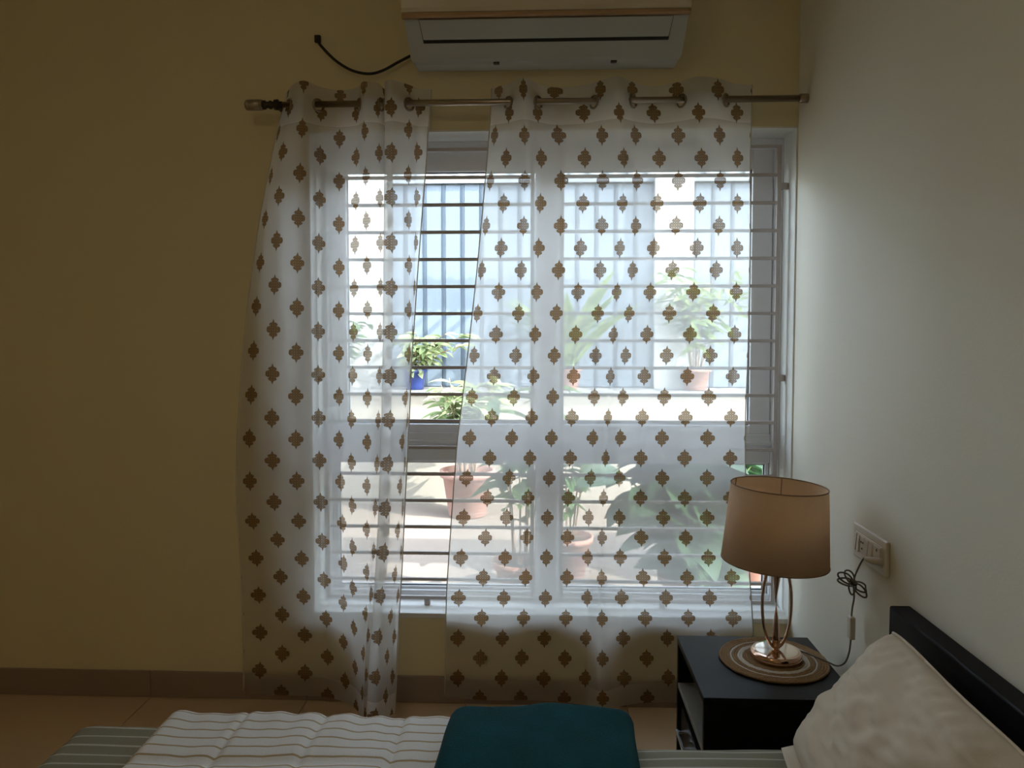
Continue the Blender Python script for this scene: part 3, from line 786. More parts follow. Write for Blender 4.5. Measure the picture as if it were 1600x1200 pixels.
# oval loop standing on the base, in the plane that faces the room
lz0, lz1 = .486, .760
def oval(cx, hw, z0, z1, n=72):
    return [(cx + hw * math.sin(2 * math.pi * q / n), CYL, (z0 + z1) / 2 - (z1 - z0) / 2 * math.cos(2 * math.pi * q / n)) for q in range(n)]
tube('stem_loop', oval(CX, .043, lz0 + .004, lz1), .0046, MAT['copper'], lamp, seg=10, closed=True)
lathe('stem_foot', [(0, 0), (.009, 0), (.010, .004), (.007, .010), (.0052, .014), (0, .015)], MAT['copper'], (CX, CYL, MZ + .0245), lamp, seg=20)
# two slender pointed blades inside the loop: one rising from the base, one hanging from the top
def blade(name, zs, ws, dx):
    pts = [(CX + dx * (i / (len(zs) - 1)), CYL, z) for i, z in enumerate(zs)]
    o = tube(name, pts, ws, MAT['copper'], lamp, seg=10)
    return o
blade('blade', [.486, .500, .520, .545, .572, .598, .620], [.007, .012, .0125, .0105, .0075, .0042, .001], -.002)
blade('blade', [.752, .738, .718, .695, .672, .648, .628], [.007, .012, .0125, .0100, .0066, .0034, .001], -.004)
# lamp holder, harp ring and shade
lathe('lamp_holder', [(0, 0), (.011, 0), (.013, .008), (.013, .016), (.019, .020), (.019, .062), (.016, .066), (0, .066)], MAT['ivory'], (CX, CYL, .762), lamp, seg=24)
SHZ0, SHZ1, SR0, SR1 = .754, .982, .155, .139
tl_ = Euler((math.radians(0), math.radians(2.6), 0)).to_matrix()
sc_ = (CX - .004, CYL, (SHZ0 + SHZ1) / 2)
hh = (SHZ1 - SHZ0) / 2
sh = lathe('lamp_shade', [(SR0, -hh), (SR1, hh), (SR1 - .0016, hh), (SR0 - .0016, -hh)], MAT['shade'], sc_, lamp, seg=72, closed=True, tilt=tl_)
for (r, z) in ((SR0, -hh), (SR1, hh)):
    pts = []
    for q in range(72):
        t = 2 * math.pi * q / 72
        v = tl_ @ Vector(((r - .0008) * math.cos(t), (r - .0008) * math.sin(t), z))
        pts.append((sc_[0] + v.x, sc_[1] + v.y, sc_[2] + v.z))
    tube('rim_trim', pts, .0019, MAT['shade_trim'], sh, seg=6, closed=True)
for t in (1.22, 2.45):      # overlapped seams on the inside of the shade
    a = tl_ @ Vector(((SR0 - .003) * math.cos(t), (SR0 - .003) * math.sin(t), -hh)); b = tl_ @ Vector(((SR1 - .003) * math.cos(t), (SR1 - .003) * math.sin(t), hh))
    c = Vector(sc_)
    tube('seam', [c + a, c + b], .0016, MAT['shade_trim'], sh, seg=6)
for t in (0.4, 2.5, 4.6):   # spokes that carry the shade on the holder
    v = tl_ @ Vector(((SR0 - .002) * math.cos(t), (SR0 - .002) * math.sin(t), -hh + .045)); c = Vector(sc_)
    tube('spoke', [Vector((CX, CYL, .818)), c + v], .0014, MAT['copper'], lamp, seg=6)
# cord: off the base, over the mat edge, up past the switch and the bundle to the socket
cp = [(CX + .070, CYL + .028, MZ + .010), (.790, 2.330, MZ + .006), (.820, 2.296, MZ + .004), (.845, 2.276, .4585), (.866, 2.262, .4545), (.884, 2.252, .470), (.893, 2.246, .505), (.896, 2.244, .545)]
cord = tube('power_cord', catmull(cp, 6), .0026, MAT['cord'], lamp, seg=8)
swt = box('inline_switch', (.888, .904), (2.229, 2.256), (.545, .612), MAT['ivory'], lamp, bevel=.004)
tube('power_cord', catmull([(.896, 2.243, .611), (.897, 2.240, .640), (.896, 2.228, .668), (.890, 2.214, .692), (.885, 2.206, .718)], 6), .0026, MAT['cord'], lamp, seg=8)
bx, by, bz = .884, 2.205, .722
def loop(a, b, rot, oy):
    pts = []
    for q in range(36):
        t = 2 * math.pi * q / 36
        u, w = a * math.cos(t) + a, b * math.sin(t)
        pts.append((min(bx + u * math.cos(rot) - w * math.sin(rot), .9215), by + oy + .004 * math.sin(2 * t), bz + u * math.sin(rot) + w * math.cos(rot)))
    return pts
for (a, b, deg, oy) in ((.021, .011, 118, .0), (.024, .012, 146, .006), (.024, .010, 165, -.006), (.023, .012, -28, .004), (.026, .011, -46, -.004), (.018, .010, -88, .007)):
    tube('cord_loop', loop(a, b, math.radians(deg), oy), .0026, MAT['cord'], lamp, seg=7, closed=True)
tube('cord_tie', [(bx + .008 * math.cos(t), by + .010 * math.sin(t), bz + .002 + .004 * math.sin(t)) for t in [2 * math.pi * q / 16 for q in range(16)]], .0034, MAT['cable'], lamp, seg=6, closed=True)
tube('power_cord', catmull([(bx, by, bz + .004), (.888, 2.200, .750), (.896, 2.190, .782), (.898, 2.172, .804), (.893, 2.148, .812), (.896, 2.128, .816)], 6), .0026, MAT['cord'], lamp, seg=8)
plug = tube('plug', [(.897, 2.150, .813), (.892, 2.142, .813), (.890, 2.130, .814), (.897, 2.112, .816), (.910, 2.100, .817), (.9185, 2.096, .817)], [.004, .0055, .0075, .0095, .0105, .0105], MAT['ivory'], lamp, seg=14)

# ---------------------------------------------------------------- switchboard on the right wall
MAT['switch_white'] = pbr('cream_switch_plastic', (0.70, 0.64, 0.55), rough=0.35, var=0.03)
MAT['switch_gap'] = pbr('dark_socket_hole', (0.03, 0.025, 0.02), rough=0.7, var=0.2)
sb = empty('switch_plate', (XR, 2.187, .83))
tag(sb, 'cream modular switch and socket plate on the wall above the headboard end', 'switch plate')
box('plate', (.9175, XR - .0005), (2.078, 2.298), (.779, .877), MAT['switch_white'], sb, bevel=.004, seg=3)
box('module_tray', (.9145, .9185), (2.098, 2.278), (.800, .856), MAT['switch_white'], sb, bevel=.0015)
def rocker(y0, y1):
    bm = bmesh.new()
    bm_box(bm, (.9075, .9150), (y0, y1), (.8035, .8525), .0015, 2)
    for v in bm.verts:
        if v.co.x < .911 and v.co.z > .83:
            v.co.x += .004
    return from_bm('switch', bm, MAT['switch_white'], sb)
rocker(2.258, 2.274)
rocker(2.238, 2.254)
s1 = box('socket', (.9125, .9150), (2.206, 2.234), (.8035, .8525), MAT['switch_white'], sb, bevel=.001, seg=1)
for (yy, zz) in ((2.214, .836), (2.226, .836), (2.220, .818)):
    lathe('pin_hole', [(0, 0), (.0026, 0), (.0026, .001)], MAT['switch_gap'], (0, 0, 0), s1, seg=10).matrix_basis = Matrix.Translation((.9123, yy, zz)) @ Matrix.Rotation(math.radians(-90), 4, 'Y')
rocker(2.178, 2.202)
rocker(2.150, 2.174)
s2 = box('socket', (.9120, .9150), (2.102, 2.146), (.8035, .8525), MAT['switch_white'], sb, bevel=.001, seg=1)
box('pin_hole', (.9115, .9122), (2.120, 2.1255), (.8385, .846), MAT['switch_gap'], s2)

# ---------------------------------------------------------------- bed
MAT['headboard'] = pbr('black_headboard_laminate', (0.010, 0.009, 0.010), rough=0.5, var=0.3, vscale=14, bump=0.03, bscale=120, spec=0.08)
bed = empty('bed', (-.15, 1.17, 0))
tag(bed, 'low black bed with a plain upright headboard against the side wall', 'bed')
box('headboard', (.874, .927), (.380, 1.956), (.02, .750), MAT['headboard'], bed, bevel=.006, seg=3)
for y in (.44, 1.885):
    box('side_rail', (-1.17, .873), (y, y + .03), (.08, .19), MAT['headboard'], bed, bevel=.003)
box('foot_rail', (-1.20, -1.171), (.44, 1.915), (.08, .19), MAT['headboard'], bed, bevel=.003)
box('slat_base', (-1.17, .873), (.471, 1.884), (.12, .138), MAT['headboard'], bed)
for x in (-1.16, .80):
    for y in (.475, 1.845):
        box('leg', (x, x + .04), (y, y + .04), (0, .119), MAT['headboard'], bed, bevel=.003)

def stripe_material(name, base, line, period, width, coord='Y', weave=420, rough=0.85, wob=0.0, line2=None):
    m, nt, out = M_new(name)
    N, L = nt.nodes, nt.links
    tc = N.new('ShaderNodeTexCoord')
    sp = N.new('ShaderNodeSeparateXYZ'); L.new(tc.outputs['UV'] if coord == 'UV' else tc.outputs['Object'], sp.inputs[0])
    c = sp.outputs['Y']
    if wob:
        nz = N.new('ShaderNodeTexNoise'); nz.inputs['Scale'].default_value = 9; L.new(tc.outputs['Object'], nz.inputs['Vector'])
        c = math_node(nt, 'ADD', c, math_node(nt, 'MULTIPLY', nz.outputs['Fac'], wob))
    fr = math_node(nt, 'FRACT', math_node(nt, 'DIVIDE', c, period))
    s = math_node(nt, 'LESS_THAN', fr, width)
    n2 = N.new('ShaderNodeTexNoise'); n2.inputs['Scale'].default_value = weave; n2.inputs['Detail'].default_value = 2
    L.new(tc.outputs['Object'], n2.inputs['Vector'])
    mx = N.new('ShaderNodeMix'); mx.data_type = 'RGBA'
    mx.inputs['A'].default_value = (*base, 1); mx.inputs['B'].default_value = (*line, 1)
    L.new(s, mx.inputs['Factor'])
    mm = N.new('ShaderNodeMix'); mm.data_type = 'RGBA'; mm.blend_type = 'MULTIPLY'; mm.inputs['Factor'].default_value = 0.35
    L.new(mx.outputs['Result'], mm.inputs['A']); L.new(n2.outputs['Color'], mm.inputs['B'])
    p = N.new('ShaderNodeBsdfPrincipled'); p.inputs['Roughness'].default_value = rough
    p.inputs['Specular IOR Level'].default_value = 0.2
    L.new(mm.outputs['Result'], p.inputs['Base Color'])
    bp = N.new('ShaderNodeBump'); bp.inputs['Strength'].default_value = 0.25; bp.inputs['Distance'].default_value = 0.002
    L.new(n2.outputs['Fac'], bp.inputs['Height']); L.new(bp.outputs['Normal'], p.inputs['Normal'])
    L.new(p.outputs['BSDF'], out.inputs['Surface'])
    return m
MAT['sheet'] = stripe_material('grey_green_striped_sheet', (0.30, 0.29, 0.215), (0.60, 0.58, 0.50), 0.040, 0.16)
MAT['quilt'] = stripe_material('white_quilt_with_tan_stripes', (0.84, 0.82, 0.79), (0.50, 0.38, 0.22), 0.039, 0.15)

def cushion_slab(name, x, y, z, r, mat, parent, fn, nx=80, ny=60, hang=(0, 0)):
    """rounded slab: rounded-rectangle section swept into a closed top sheet plus skirt; fn(x, y) adds relief to the top"""
    H = z[1] - z[0]
    def profile(a0, a1, n):
        L_ = []
        L_ += [(a0, H), (a0, (H + r) * .5)]
        for k in range(7):
            th = math.pi / 2 * k / 6
            L_.append((a0 + r - r * math.cos(th), r - r * math.sin(th)))
        for k in range(1, n):
            L_.append((a0 + r + (a1 - a0 - 2 * r) * k / n, 0))
        for k in range(7):
            th = math.pi / 2 * (6 - k) / 6
            L_.append((a1 - r + r * math.cos(th), r - r * math.sin(th)))
        L_ += [(a1, (H + r) * .5), (a1, H)]
        return L_
    px, py = profile(x[0], x[1], nx), profile(y[0], y[1], ny)
    vs_, fs = [], []
    for (yy, dyv) in py:
        for (xx, dxv) in px:
            d = max(dxv, dyv)
            # round the vertical corners as well
            X_, Y_ = xx, yy
            cx0, cx1, cy0, cy1 = x[0] + r, x[1] - r, y[0] + r, y[1] - r
            ddx = X_ - min(max(X_, cx0), cx1); ddy = Y_ - min(max(Y_, cy0), cy1)
            if ddx and ddy:
                l = math.hypot(ddx, ddy); mxl = max(abs(ddx), abs(ddy))
                ddx *= mxl / l; ddy *= mxl / l
                X_ = min(max(X_, cx0), cx1) + ddx; Y_ = min(max(Y_, cy0), cy1) + ddy
            dx_, dy_, dz_ = fn(xx, yy, d)
            vs_.append((X_ + dx_, Y_ + dy_, z[1] - d + dz_))
    n = len(px)
    for j in range(len(py) - 1):
        for i in range(n - 1):
            fs.append((j * n + i, j * n + i + 1, (j + 1) * n + i + 1, (j + 1) * n + i))
    o = from_data(name, vs_, fs, mat, parent, smooth=True)
    return o

def mattress_fn(x, y, d):
    w = .010 * (vnoise(x * 2.2, y * 5, 1) - .5) + .004 * (vnoise(x * 9, y * 22, 2) - .5)
    w += .007 * (vnoise(x * 1.6, y * 34 + 2 * vnoise(x * 3, y * 3, 20), 21) - .5)
    foot = .022 * min(1, max(0, (-x - .2) / .8))
    if d > .03: return (0, .004 * (vnoise(x * 12, d * 9, 3) - .5), w * .3)
    return (0, 0, w + foot * (1 - d / .3))
mt = cushion_slab('mattress', (-1.225, .868), (.425, 1.935), (.1385, .400), .06, MAT['sheet'], None, mattress_fn, 110, 70)
tag(mt, 'mattress in a grey-green sheet with pale stripes on the low black bed', 'mattress')

def quilt_fn(x, y, d):
    seam = abs(((x + .975) / .205) % 1 - .5) * 2          # 1 at the stitched lines
    s2 = abs(((y - .05) / .33) % 1 - .5) * 2
    p = -.008 * (max(0, seam - .80) / .20) ** 1.5 - .006 * (max(0, s2 - .85) / .15)
    w = .016 * (vnoise(x * 7, y * 5, 4) - .5) + .006 * (vnoise(x * 26, y * 7, 5) - .5)
    pk = .0025 * math.sin(x * 74 + 3 * vnoise(x * 4, y * 3, 6)) * (1 - min(1, max(0, (1.90 - y) / .16)))
    return (.012 * (vnoise(y * 4, x * 3, 7) - .5), .010 * (vnoise(x * 5, .4, 8) - .5), p + w + pk)
q = cushion_slab('quilt', (-.985, -.205), (.50, 1.945), (.300, .456), .034, MAT['quilt'], None, quilt_fn, 130, 110)
tag(q, 'white quilted coverlet with thin tan stripes across the middle of the bed', 'quilt')

MAT['teal'] = pbr('teal_fleece', (0.003, 0.080, 0.102), rough=0.95, var=0.6, vscale=9, bump=0.5, bscale=420, spec=0.05, sheen=0.06)
def fleece_fn(x, y, d):
    w = .034 * (vnoise(x * 4.2 + .3, y * 3.4, 9) - .5) + .007 * (vnoise(x * 16, y * 9, 10) - .5)
    hump = .014 * math.exp(-((x - .03) / .12) ** 2)
    return (.018 * (vnoise(y * 5, 2.2, 11) - .5), .012 * (vnoise(x * 6, 1.2, 12) - .5), w + hump)
t_ = cushion_slab('fleece_blanket', (-.245, .225), (.62, 1.952), (.285, .476), .040, MAT['teal'], None, fleece_fn, 70, 80)
tag(t_, 'folded teal fleece blanket lying across the bed', 'blanket')

# pillow leaning on the headboard
MAT['pillow'] = pbr('beige_cotton_pillowcase', (0.66, 0.57, 0.45), rough=0.85, var=0.08, vscale=7, bump=0.12, bscale=500, spec=0.2)
def pillow():
    root = empty('pillow', (.70, 1.55, .405))
    tag(root, 'plump beige pillow leaning against the black headboard', 'pillow')
    A = Vector((.602, 1.895, .425)); B = Vector((.545, 1.215, .425)); C_ = Vector((.842, 1.858, .744)); D_ = Vector((.826, 1.195, .734))
    n = 56
    out_ = []
    for side in (1, -1):
        vs_, fs = [], []
        for j in range(n + 1):
            for i in range(n + 1):
                a, b = i / n, j / n
                u, v = 2 * a - 1, 2 * b - 1
                p = (A * (1 - a) + B * a) * (1 - b) + (C_ * (1 - a) + D_ * a) * b
                e1 = (B - A) * (1 - b) + (D_ - C_) * b; e2 = (C_ - A) * (1 - a) + (D_ - B) * a
                nn = e1.cross(e2); nn.normalize()
                if nn.x > 0: nn = -nn
                k = max(0.0, (1 - abs(u) ** 2.6) * (1 - abs(v) ** 2.6)) ** .55
                # rounded corners; the sides draw in between them
                cr_ = 1 - .10 * (abs(u) * abs(v)) ** 3.5
                mid_ = (A + B + C_ + D_) / 4
                p = mid_ + (p - mid_) * cr_
                p = p - e1.normalized() * (u * .030 * (1 - v * v)) - e2.normalized() * (v * .018 * (1 - u * u))
                wr = .009 * math.sin(7 * v + 5 * u + 3 * vnoise(u * 2, v * 2, 13)) * (1 - k * .5) * k + .018 * (vnoise(u * 2.6 + 2, v * 7 + u * 2, 14) - .5) * k + .012 * (vnoise(u * 8, v * 14, 15) - .5) * k
                # creases running in from the upper seam
                wr += .006 * math.sin(u * 42) * max(0, v - .55) / .45 * k
                th = (.086 if side > 0 else .046) * k
                p = p + nn * (side * th + wr)
                p.x = min(p.x, .8725)
                p.z = max(p.z, .4145)
                vs_.append(tuple(p))
        for j in range(n):
            for i in range(n):
                fs.append((j * (n + 1) + i, j * (n + 1) + i + 1, (j + 1) * (n + 1) + i + 1, (j + 1) * (n + 1) + i))
        out_.append((vs_, fs))
    vs_ = out_[0][0] + out_[1][0]
    o_ = len(out_[0][0])
    fs = out_[0][1] + [tuple(q + o_ for q in f[::-1]) for f in out_[1][1]]
    o = from_data('pillowcase', vs_, fs, MAT['pillow'], root, smooth=True)
    bm = bmesh.new(); bm.from_mesh(o.data)
    bmesh.ops.remove_doubles(bm, verts=bm.verts, dist=.0008)
    bmesh.ops.recalc_face_normals(bm, faces=bm.faces)
    bm.to_mesh(o.data); bm.free()
    o.data.polygons.foreach_set('use_smooth', [True] * len(o.data.polygons))
    # piping along the upper edge and the open flap at the foot corner
    top = [Vector(out_[0][0][n * (n + 1) + i]) + Vector((-.001, 0, .002)) for i in range(0, n + 1, 2)]
    tube('piping', top, .0035, MAT['pillow'], root, seg=6)
    far = [Vector(out_[0][0][j * (n + 1)]) for j in range(0, n + 1, 2)]
    tube('piping', far, .0028, MAT['pillow'], root, seg=6)
    fl_v, fl_f = [], []
    m_ = 14
    for i in range(m_ + 1):
        t = i / m_
        p = A + (B - A) * t * .95
        for k in range(5):
            s = k / 4
            fl_v.append((p.x + .012 - .030 * s - .005 * math.sin(t * 9), p.y - .03 + .006 * (1 - t) * s, .4165 + .014 * (1 - s) + .003 * math.sin(t * 8 + s)))
    for i in range(m_):
        for k in range(4):
            fl_f.append((i * 5 + k, i * 5 + k + 1, (i + 1) * 5 + k + 1, (i + 1) * 5 + k))
    fl = from_data('flap', fl_v, fl_f, MAT['pillow'], root, smooth=True)
    sm = fl.modifiers.new('thickness', 'SOLIDIFY'); sm.thickness = .004
pillow()

# ---------------------------------------------------------------- the terrace outside
MAT['terrace'] = pbr('sunlit_terrace_paving', (0.14, 0.112, 0.0936), rough=0.8, var=0.12, vscale=3, bump=0.1, bscale=40)
MAT['render'] = pbr('off_white_terrace_render', (0.207, 0.184, 0.155), rough=0.85, var=0.06, vscale=2, bump=0.08, bscale=60)
MAT['white_render'] = pbr('white_terrace_render', (0.302, 0.302, 0.295), rough=0.85, var=0.04, vscale=2)
MAT['concrete'] = pbr('coping_stone', (0.202, 0.194, 0.187), rough=0.8, var=0.12, vscale=6)
def sheet_metal():
    m, nt, out = M_new('blue_grey_sheet_metal')
    N, L = nt.nodes, nt.links
    tc = N.new('ShaderNodeTexCoord')
    w = N.new('ShaderNodeTexWave'); w.wave_type = 'BANDS'; w.bands_direction = 'X'
    w.inputs['Scale'].default_value = 16
    L.new(tc.outputs['Object'], w.inputs['Vector'])
    bp = N.new('ShaderNodeBump'); bp.inputs['Strength'].default_value = 0.05; bp.inputs['Distance'].default_value = 0.002
    L.new(w.outputs['Fac'], bp.inputs['Height'])
    p = N.new('ShaderNodeBsdfPrincipled')
    p.inputs['Base Color'].default_value = (0.090, 0.113, 0.145, 1); p.inputs['Roughness'].default_value = 0.45
    L.new(bp.outputs['Normal'], p.inputs['Normal'])
    L.new(p.outputs['BSDF'], out.inputs['Surface'])
    return m
MAT['sheet_metal'] = sheet_metal()
MAT['rib'] = pbr('slate_blue_rib', (0.026, 0.040, 0.060), rough=0.5, var=0.1)
MAT['beam'] = pbr('grey_blue_beam_paint', (0.144, 0.158, 0.18), rough=0.6, var=0.1)

TY = 6.30
tag(box('terrace_floor', (-5.5, 6.0), (YO, TY + .8), (-.16, -.02), MAT['terrace']), 'pale paved terrace outside the window', kind='structure')
lw = box('wall_terrace', (-5.5, 6.0), (TY, TY + .52), (-.02, .90), MAT['render'])
tag(lw, 'low rendered terrace wall opposite the window', kind='structure')
box('coping', (-5.5, 6.0), (TY - .03, TY + .52), (.90, .925), MAT['concrete'], lw, bevel=.004)
PY = TY + .27
mw = box('wall_metal', (-1.36, 6.0), (PY + .12, PY + .20), (.925, 2.70), MAT['rib'])
tag(mw, 'blue-grey sheet metal screen above the low terrace wall', kind='structure')
seam = .165
pan_me = rib_me = None
def shared(name, me, loc, parent):
    o = bpy.data.objects.new(name, me); o.location = loc
    return link(o, parent)
k = 0
x = -1.36
while x < 2.4:
    if pan_me is None:
        o = box('panel', (0.004, seam - .024), (PY + .095, PY + .121), (.930, 2.68), MAT['sheet_metal'], mw, bevel=.004)
        pan_me = o.data; o.location = (x, 0, 0)
        r = box('rib', (seam - .024, seam + .004), (PY + .088, PY + .121), (.930, 2.68), MAT['rib'], mw, bevel=.003); rib_me = r.data; r.location = (x, 0, 0)
    else:
        shared('panel', pan_me, (x, 0, 0), mw); shared('rib', rib_me, (x, 0, 0), mw)
    x += seam
box('cap_rail', (-1.38, 2.5), (PY + .06, PY + .24), (2.68, 2.72), MAT['beam'], mw, bevel=.004)
wl_ = box('wall_white', (-5.5, -1.365), (PY + .02, PY + .22), (.925, 2.75), MAT['white_render'])
tag(wl_, 'white rendered wall beside the sheet metal screen', kind='structure')
col = box('wall_pier', (.93, 1.25), (PY - .02, PY + .07), (.925, 2.75), MAT['white_render'])
tag(col, 'white sunlit pier standing in front of the metal screen', kind='structure')
# open roof of thin rafters over the terrace: throws the slanting stripes on the screen
pg = empty('pergola', (0, 5.7, 2.7))
tag(pg, 'open pergola of thin rafters over the terrace', kind='structure')
raf_me = None
for i in range(46):
    x = -2.6 + i * .18
    if raf_me is None:
        r = box('rafter', (0, .030), (5.25, 6.15), (2.80, 2.830), MAT['beam'], pg); raf_me = r.data; r.location = (x, 0, 0)
    else:
        shared('rafter', raf_me, (x, 0, 0), pg)
box('beam', (-2.8, 5.8), (6.06, 6.15), (2.70, 2.80), MAT['beam'], pg)
box('beam', (-2.8, 5.8), (5.25, 5.33), (2.70, 2.80), MAT['beam'], pg)
for i in range(24):      # short raking brackets along the top of the screen
    x = -1.30 + i * .165
    o = from_data('bracket', [(x, PY + .10, 2.82), (x + .035, PY + .10, 2.82), (x + .085, PY + .10, 2.72), (x + .050, PY + .10, 2.72), (x, PY + .13, 2.82), (x + .035, PY + .13, 2.82), (x + .085, PY + .13, 2.72), (x + .050, PY + .13, 2.72)],
                  [(0, 1, 2, 3), (7, 6, 5, 4), (0, 4, 5, 1), (1, 5, 6, 2), (2, 6, 7, 3), (3, 7, 4, 0)], MAT['beam'], mw)
box('fascia', (-1.38, 2.5), (PY + .14, PY + .20), (2.72, 3.0), MAT['white_render'], mw)

# eaves of the house over the window
tag(box('eaves_slab', (-5.5, 6.0), (YO + .001, 3.62), (2.80, 2.95), MAT['white_render']), 'roof slab edge over the window outside', kind='structure')

# ---------------------------------------------------------------- potted plants
MAT['terracotta'] = pbr('terracotta', (0.202, 0.0936, 0.0648), rough=0.8, var=0.2, vscale=9)
MAT['pink_clay'] = pbr('faded_pink_clay', (0.238, 0.13, 0.108), rough=0.8, var=0.15, vscale=9)
MAT['blue_pot'] = pbr('blue_glazed_pot', (0.0216, 0.036, 0.144), rough=0.3, var=0.2, vscale=9)
MAT['soil'] = pbr('potting_soil', (0.05, 0.035, 0.025), rough=1.0, var=0.4, vscale=40, bump=0.5)
MAT['bark'] = pbr('brown_plant_stem', (0.20, 0.14, 0.09), rough=0.9, var=0.3, vscale=30)
MAT['green_stem'] = pbr('green_plant_stem', (0.16, 0.26, 0.08), rough=0.7, var=0.2, vscale=30)
def leaf_material(name, col, col2, tr=.45):
    m, nt, out = M_new(name)
    N, L = nt.nodes, nt.links
    tc = N.new('ShaderNodeTexCoord')
    oi = N.new('ShaderNodeObjectInfo')
    mx = N.new('ShaderNodeMix'); mx.data_type = 'RGBA'
    mx.inputs['A'].default_value = (*col, 1); mx.inputs['B'].default_value = (*col2, 1)
    sp = N.new('ShaderNodeSeparateXYZ'); L.new(tc.outputs['Object'], sp.inputs[0])
    rim = math_node(nt, 'MULTIPLY', math_node(nt, 'ABSOLUTE', sp.outputs['X']), 3.0)
    L.new(math_node(nt, 'MINIMUM', math_node(nt, 'ADD', rim, math_node(nt, 'MULTIPLY', oi.outputs['Random'], .6)), 1.0), mx.inputs['Factor'])
    d = N.new('ShaderNodeBsdfPrincipled'); d.inputs['Roughness'].default_value = .45
    t = N.new('ShaderNodeBsdfTranslucent')
    L.new(mx.outputs['Result'], d.inputs['Base Color']); L.new(mx.outputs['Result'], t.inputs['Color'])
    ms = N.new('ShaderNodeMixShader'); ms.inputs['Fac'].default_value = tr
    L.new(d.outputs[0], ms.inputs[1]); L.new(t.outputs[0], ms.inputs[2])
    L.new(ms.outputs[0], out.inputs['Surface'])
    return m
MAT['leaf_pale'] = leaf_material('pale_variegated_leaf', (0.12, 0.19, 0.07), (0.40, 0.42, 0.25))
MAT['leaf_mid'] = leaf_material('mid_green_leaf', (0.0375, 0.0825, 0.0263), (0.0825, 0.135, 0.045))
MAT['leaf_dark'] = leaf_material('dark_green_leaf', (0.01, 0.03, 0.01), (0.02, 0.05, 0.0175), .25)
MAT['leaf_lime'] = leaf_material('lime_green_leaf', (0.11, 0.17, 0.05), (0.24, 0.29, 0.10))
def leaf_mesh(name, width, droop, mat, n=6):
    """a lanceolate leaf one metre long, creased on the midrib and curving down; scaled per leaf"""
    vs_, fs = [], []
    for i in range(n + 1):
        t = i / n
        w = width * (math.sin(math.pi * min(1, t * .97 + .03)) ** .8) if i < n else 0.0
        z = -droop * t * t
        for s in (-1, 0, 1):
            vs_.append((s * w, t, z + (abs(s) * w * .35)))
    for i in range(n):
        for s in (0, 1):
            a = i * 3 + s
            fs.append((a, a + 1, a + 4, a + 3))
    me = bpy.data.meshes.new(name)
    me.from_pydata(vs_, [], fs); me.update(); me.materials.append(mat)
    me.polygons.foreach_set('use_smooth', [True] * len(me.polygons))
    return me
LEAVES = {'pale': leaf_mesh('leaf', .17, .35, MAT['leaf_pale']), 'mid': leaf_mesh('leaf', .20, .40, MAT['leaf_mid']), 'dark': leaf_mesh('leaf', .30, .45, MAT['leaf_dark'], 8),
          'strap': leaf_mesh('leaf', .055, .30, MAT['leaf_lime'], 10), 'thin': leaf_mesh('leaf', .13, .5, MAT['leaf_lime'])}
def pot(root, c, r, h, mat):
    lathe('pot', [(0, 0), (r * .68, 0), (r * .72, .01), (r * .95, h * .84), (r * 1.06, h * .86), (r * 1.08, h), (r * .97, h), (r * .92, h * .88), (0, h * .86)], mat, c, root, seg=28)
    lathe('soil', [(0, h * .875), (r * .5, h * .885), (r * .915, h * .87)], MAT['soil'], c, root, seg=20)
def put_leaf(root, kind, p, d, size, roll):
    d = Vector(d).normalized()
    y = d
    x = y.cross(Vector((0, 0, 1)))
    if x.length < 1e-3: x = Vector((1, 0, 0))
    x.normalize(); z = x.cross(y)
    rot = Matrix((x, y, z)).transposed().to_4x4() @ Matrix.Rotation(roll, 4, 'Y')
    o = bpy.data.objects.new('leaf', LEAVES[kind])
    o.matrix_world = Matrix.Translation(p) @ rot @ Matrix.Scale(size, 4)
    link(o, root)
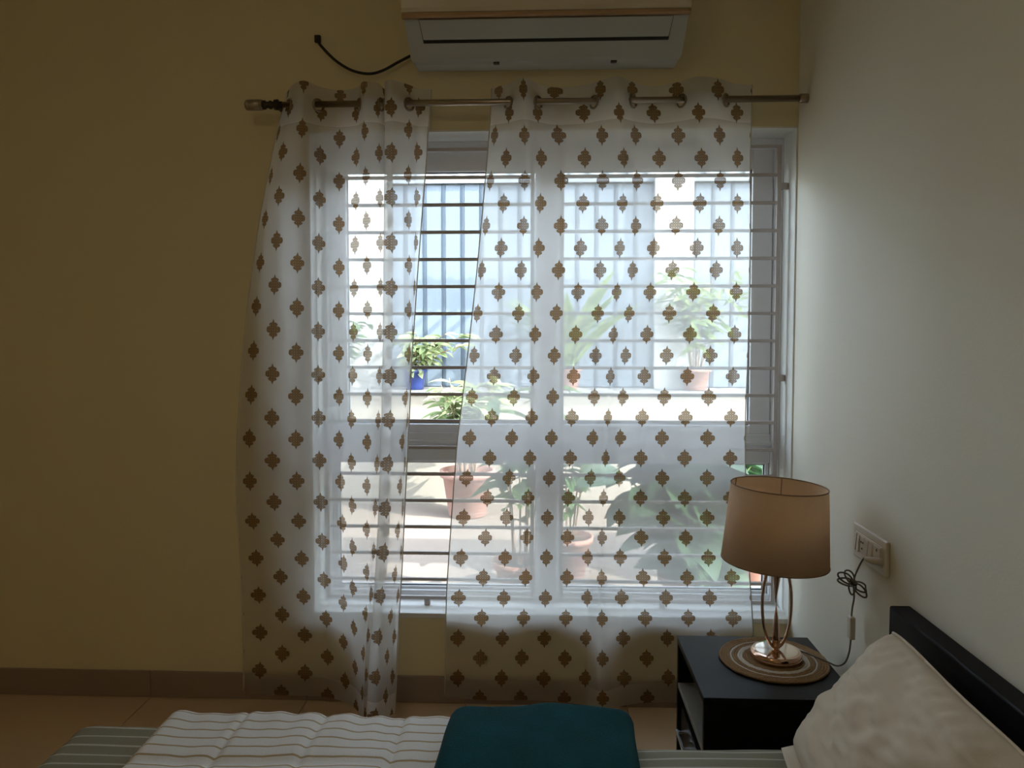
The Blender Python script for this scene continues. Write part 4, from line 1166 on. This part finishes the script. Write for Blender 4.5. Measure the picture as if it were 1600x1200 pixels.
def plant(name, label, cat, c, r, h, potmat, top, kind, stems, per, spread, size, stem_mat='bark', group='potted plants on the terrace', lean=(0, 0), rnd=1, bare=.35, up=-.15, ymax=TY - .04):
    rg = random.Random(rnd)
    root = empty(name, c)
    tag(root, label, cat, group)
    if potmat: pot(root, c, r, h, MAT[potmat])
    base = Vector(c) + Vector((0, 0, h * .87))
    for s in range(stems):
        a = 2 * math.pi * (s + rg.random() * .6) / stems
        rr = spread * (.35 + .65 * rg.random())
        tip = Vector(c) + Vector((math.cos(a) * rr + lean[0], math.sin(a) * rr * .7 + lean[1], top * (.72 + .28 * rg.random())))
        tip.y = min(tip.y, ymax - .02)
        st = base + Vector((math.cos(a), math.sin(a), 0)) * r * .3
        mid = st.lerp(tip, .5) + Vector((math.cos(a) * -.15 * rr, math.sin(a) * -.15 * rr, .06 * top))
        pts = catmull([st, mid, tip], 5)
        tube('stem', pts, [.007 - .005 * i / len(pts) for i in range(len(pts))], MAT[stem_mat], root, seg=5)
        for k in range(per):
            t = bare + (1 - bare) * (k + rg.random()) / per
            i = min(len(pts) - 1, int(t * (len(pts) - 1)))
            p = pts[i]
            b = rg.random() * 2 * math.pi
            d = Vector((math.cos(b), math.sin(b) * .8, up + .5 * rg.random()))
            sz = size * (.7 + .6 * rg.random())
            dn = d.normalized()
            if p.y + sz * (dn.y + .4 * max(0, dn.z) * dn.y / math.hypot(dn.x, dn.y)) > ymax - .02:
                d.y = -abs(d.y)
            put_leaf(root, kind, p, d, sz, rg.uniform(-.6, .6))
    return root
plant('potted_shrub', 'shrub with pale pointed leaves in a pink clay pot against the low terrace wall', 'potted plant', (-.60, 5.92, -.02), .20, .36, 'pink_clay', 1.26, 'pale', 14, 17, .34, .17, rnd=3)
plant('potted_shrub', 'variegated shrub in a small blue pot on the terrace wall', 'potted plant', (-1.09, 6.41, .925), .10, .17, 'blue_pot', .50, 'pale', 11, 14, .36, .15, rnd=5, lean=(.16, -.08), bare=.15, ymax=PY + .07)
plant('potted_lily', 'strap-leaved plant in an orange clay pot on the terrace wall', 'potted plant', (.205, 6.41, .925), .10, .19, 'terracotta', .40, 'strap', 8, 6, .10, .62, 'green_stem', rnd=8, bare=.0, up=1.3, ymax=PY + .07)
plant('leafy_bush', 'feathery green bush on the terrace wall in front of the white pier', 'potted plant', (1.25, 6.41, .925), .12, .18, 'terracotta', 1.05, 'thin', 11, 13, .50, .19, rnd=11, ymax=PY - .03)
plant('leafy_bush', 'light green bush on the terrace wall before the white wall end', 'potted plant', (-1.77, 6.41, .925), .12, .18, 'terracotta', .62, 'mid', 10, 12, .38, .15, rnd=13, ymax=PY + .005)
plant('potted_sapling', 'tall thin sapling in a clay pot standing close to the window mullion', 'potted plant', (-.12, 3.95, -.02), .14, .26, 'terracotta', 1.22, 'mid', 6, 11, .24, .17, rnd=17)
plant('potted_sapling', 'short sapling in a clay pot outside the lower pane past the mullion', 'potted plant', (.14, 4.5, -.02), .14, .24, 'pink_clay', .95, 'mid', 6, 11, .26, .16, rnd=19)
plant('potted_broadleaf', 'broad-leaved dark green plant in a clay pot outside the lower pane behind the lamp', 'potted plant', (.74, 3.76, -.02), .17, .26, 'terracotta', .93, 'dark', 12, 11, .42, .27, 'green_stem', rnd=23, bare=.25)
plant('potted_broadleaf', 'bushy broad-leaved plant in a clay pot at the terrace corner beyond the lamp', 'potted plant', (1.22, 4.55, -.02), .18, .28, 'terracotta', 1.0, 'dark', 11, 10, .46, .29, 'green_stem', rnd=29, bare=.25)
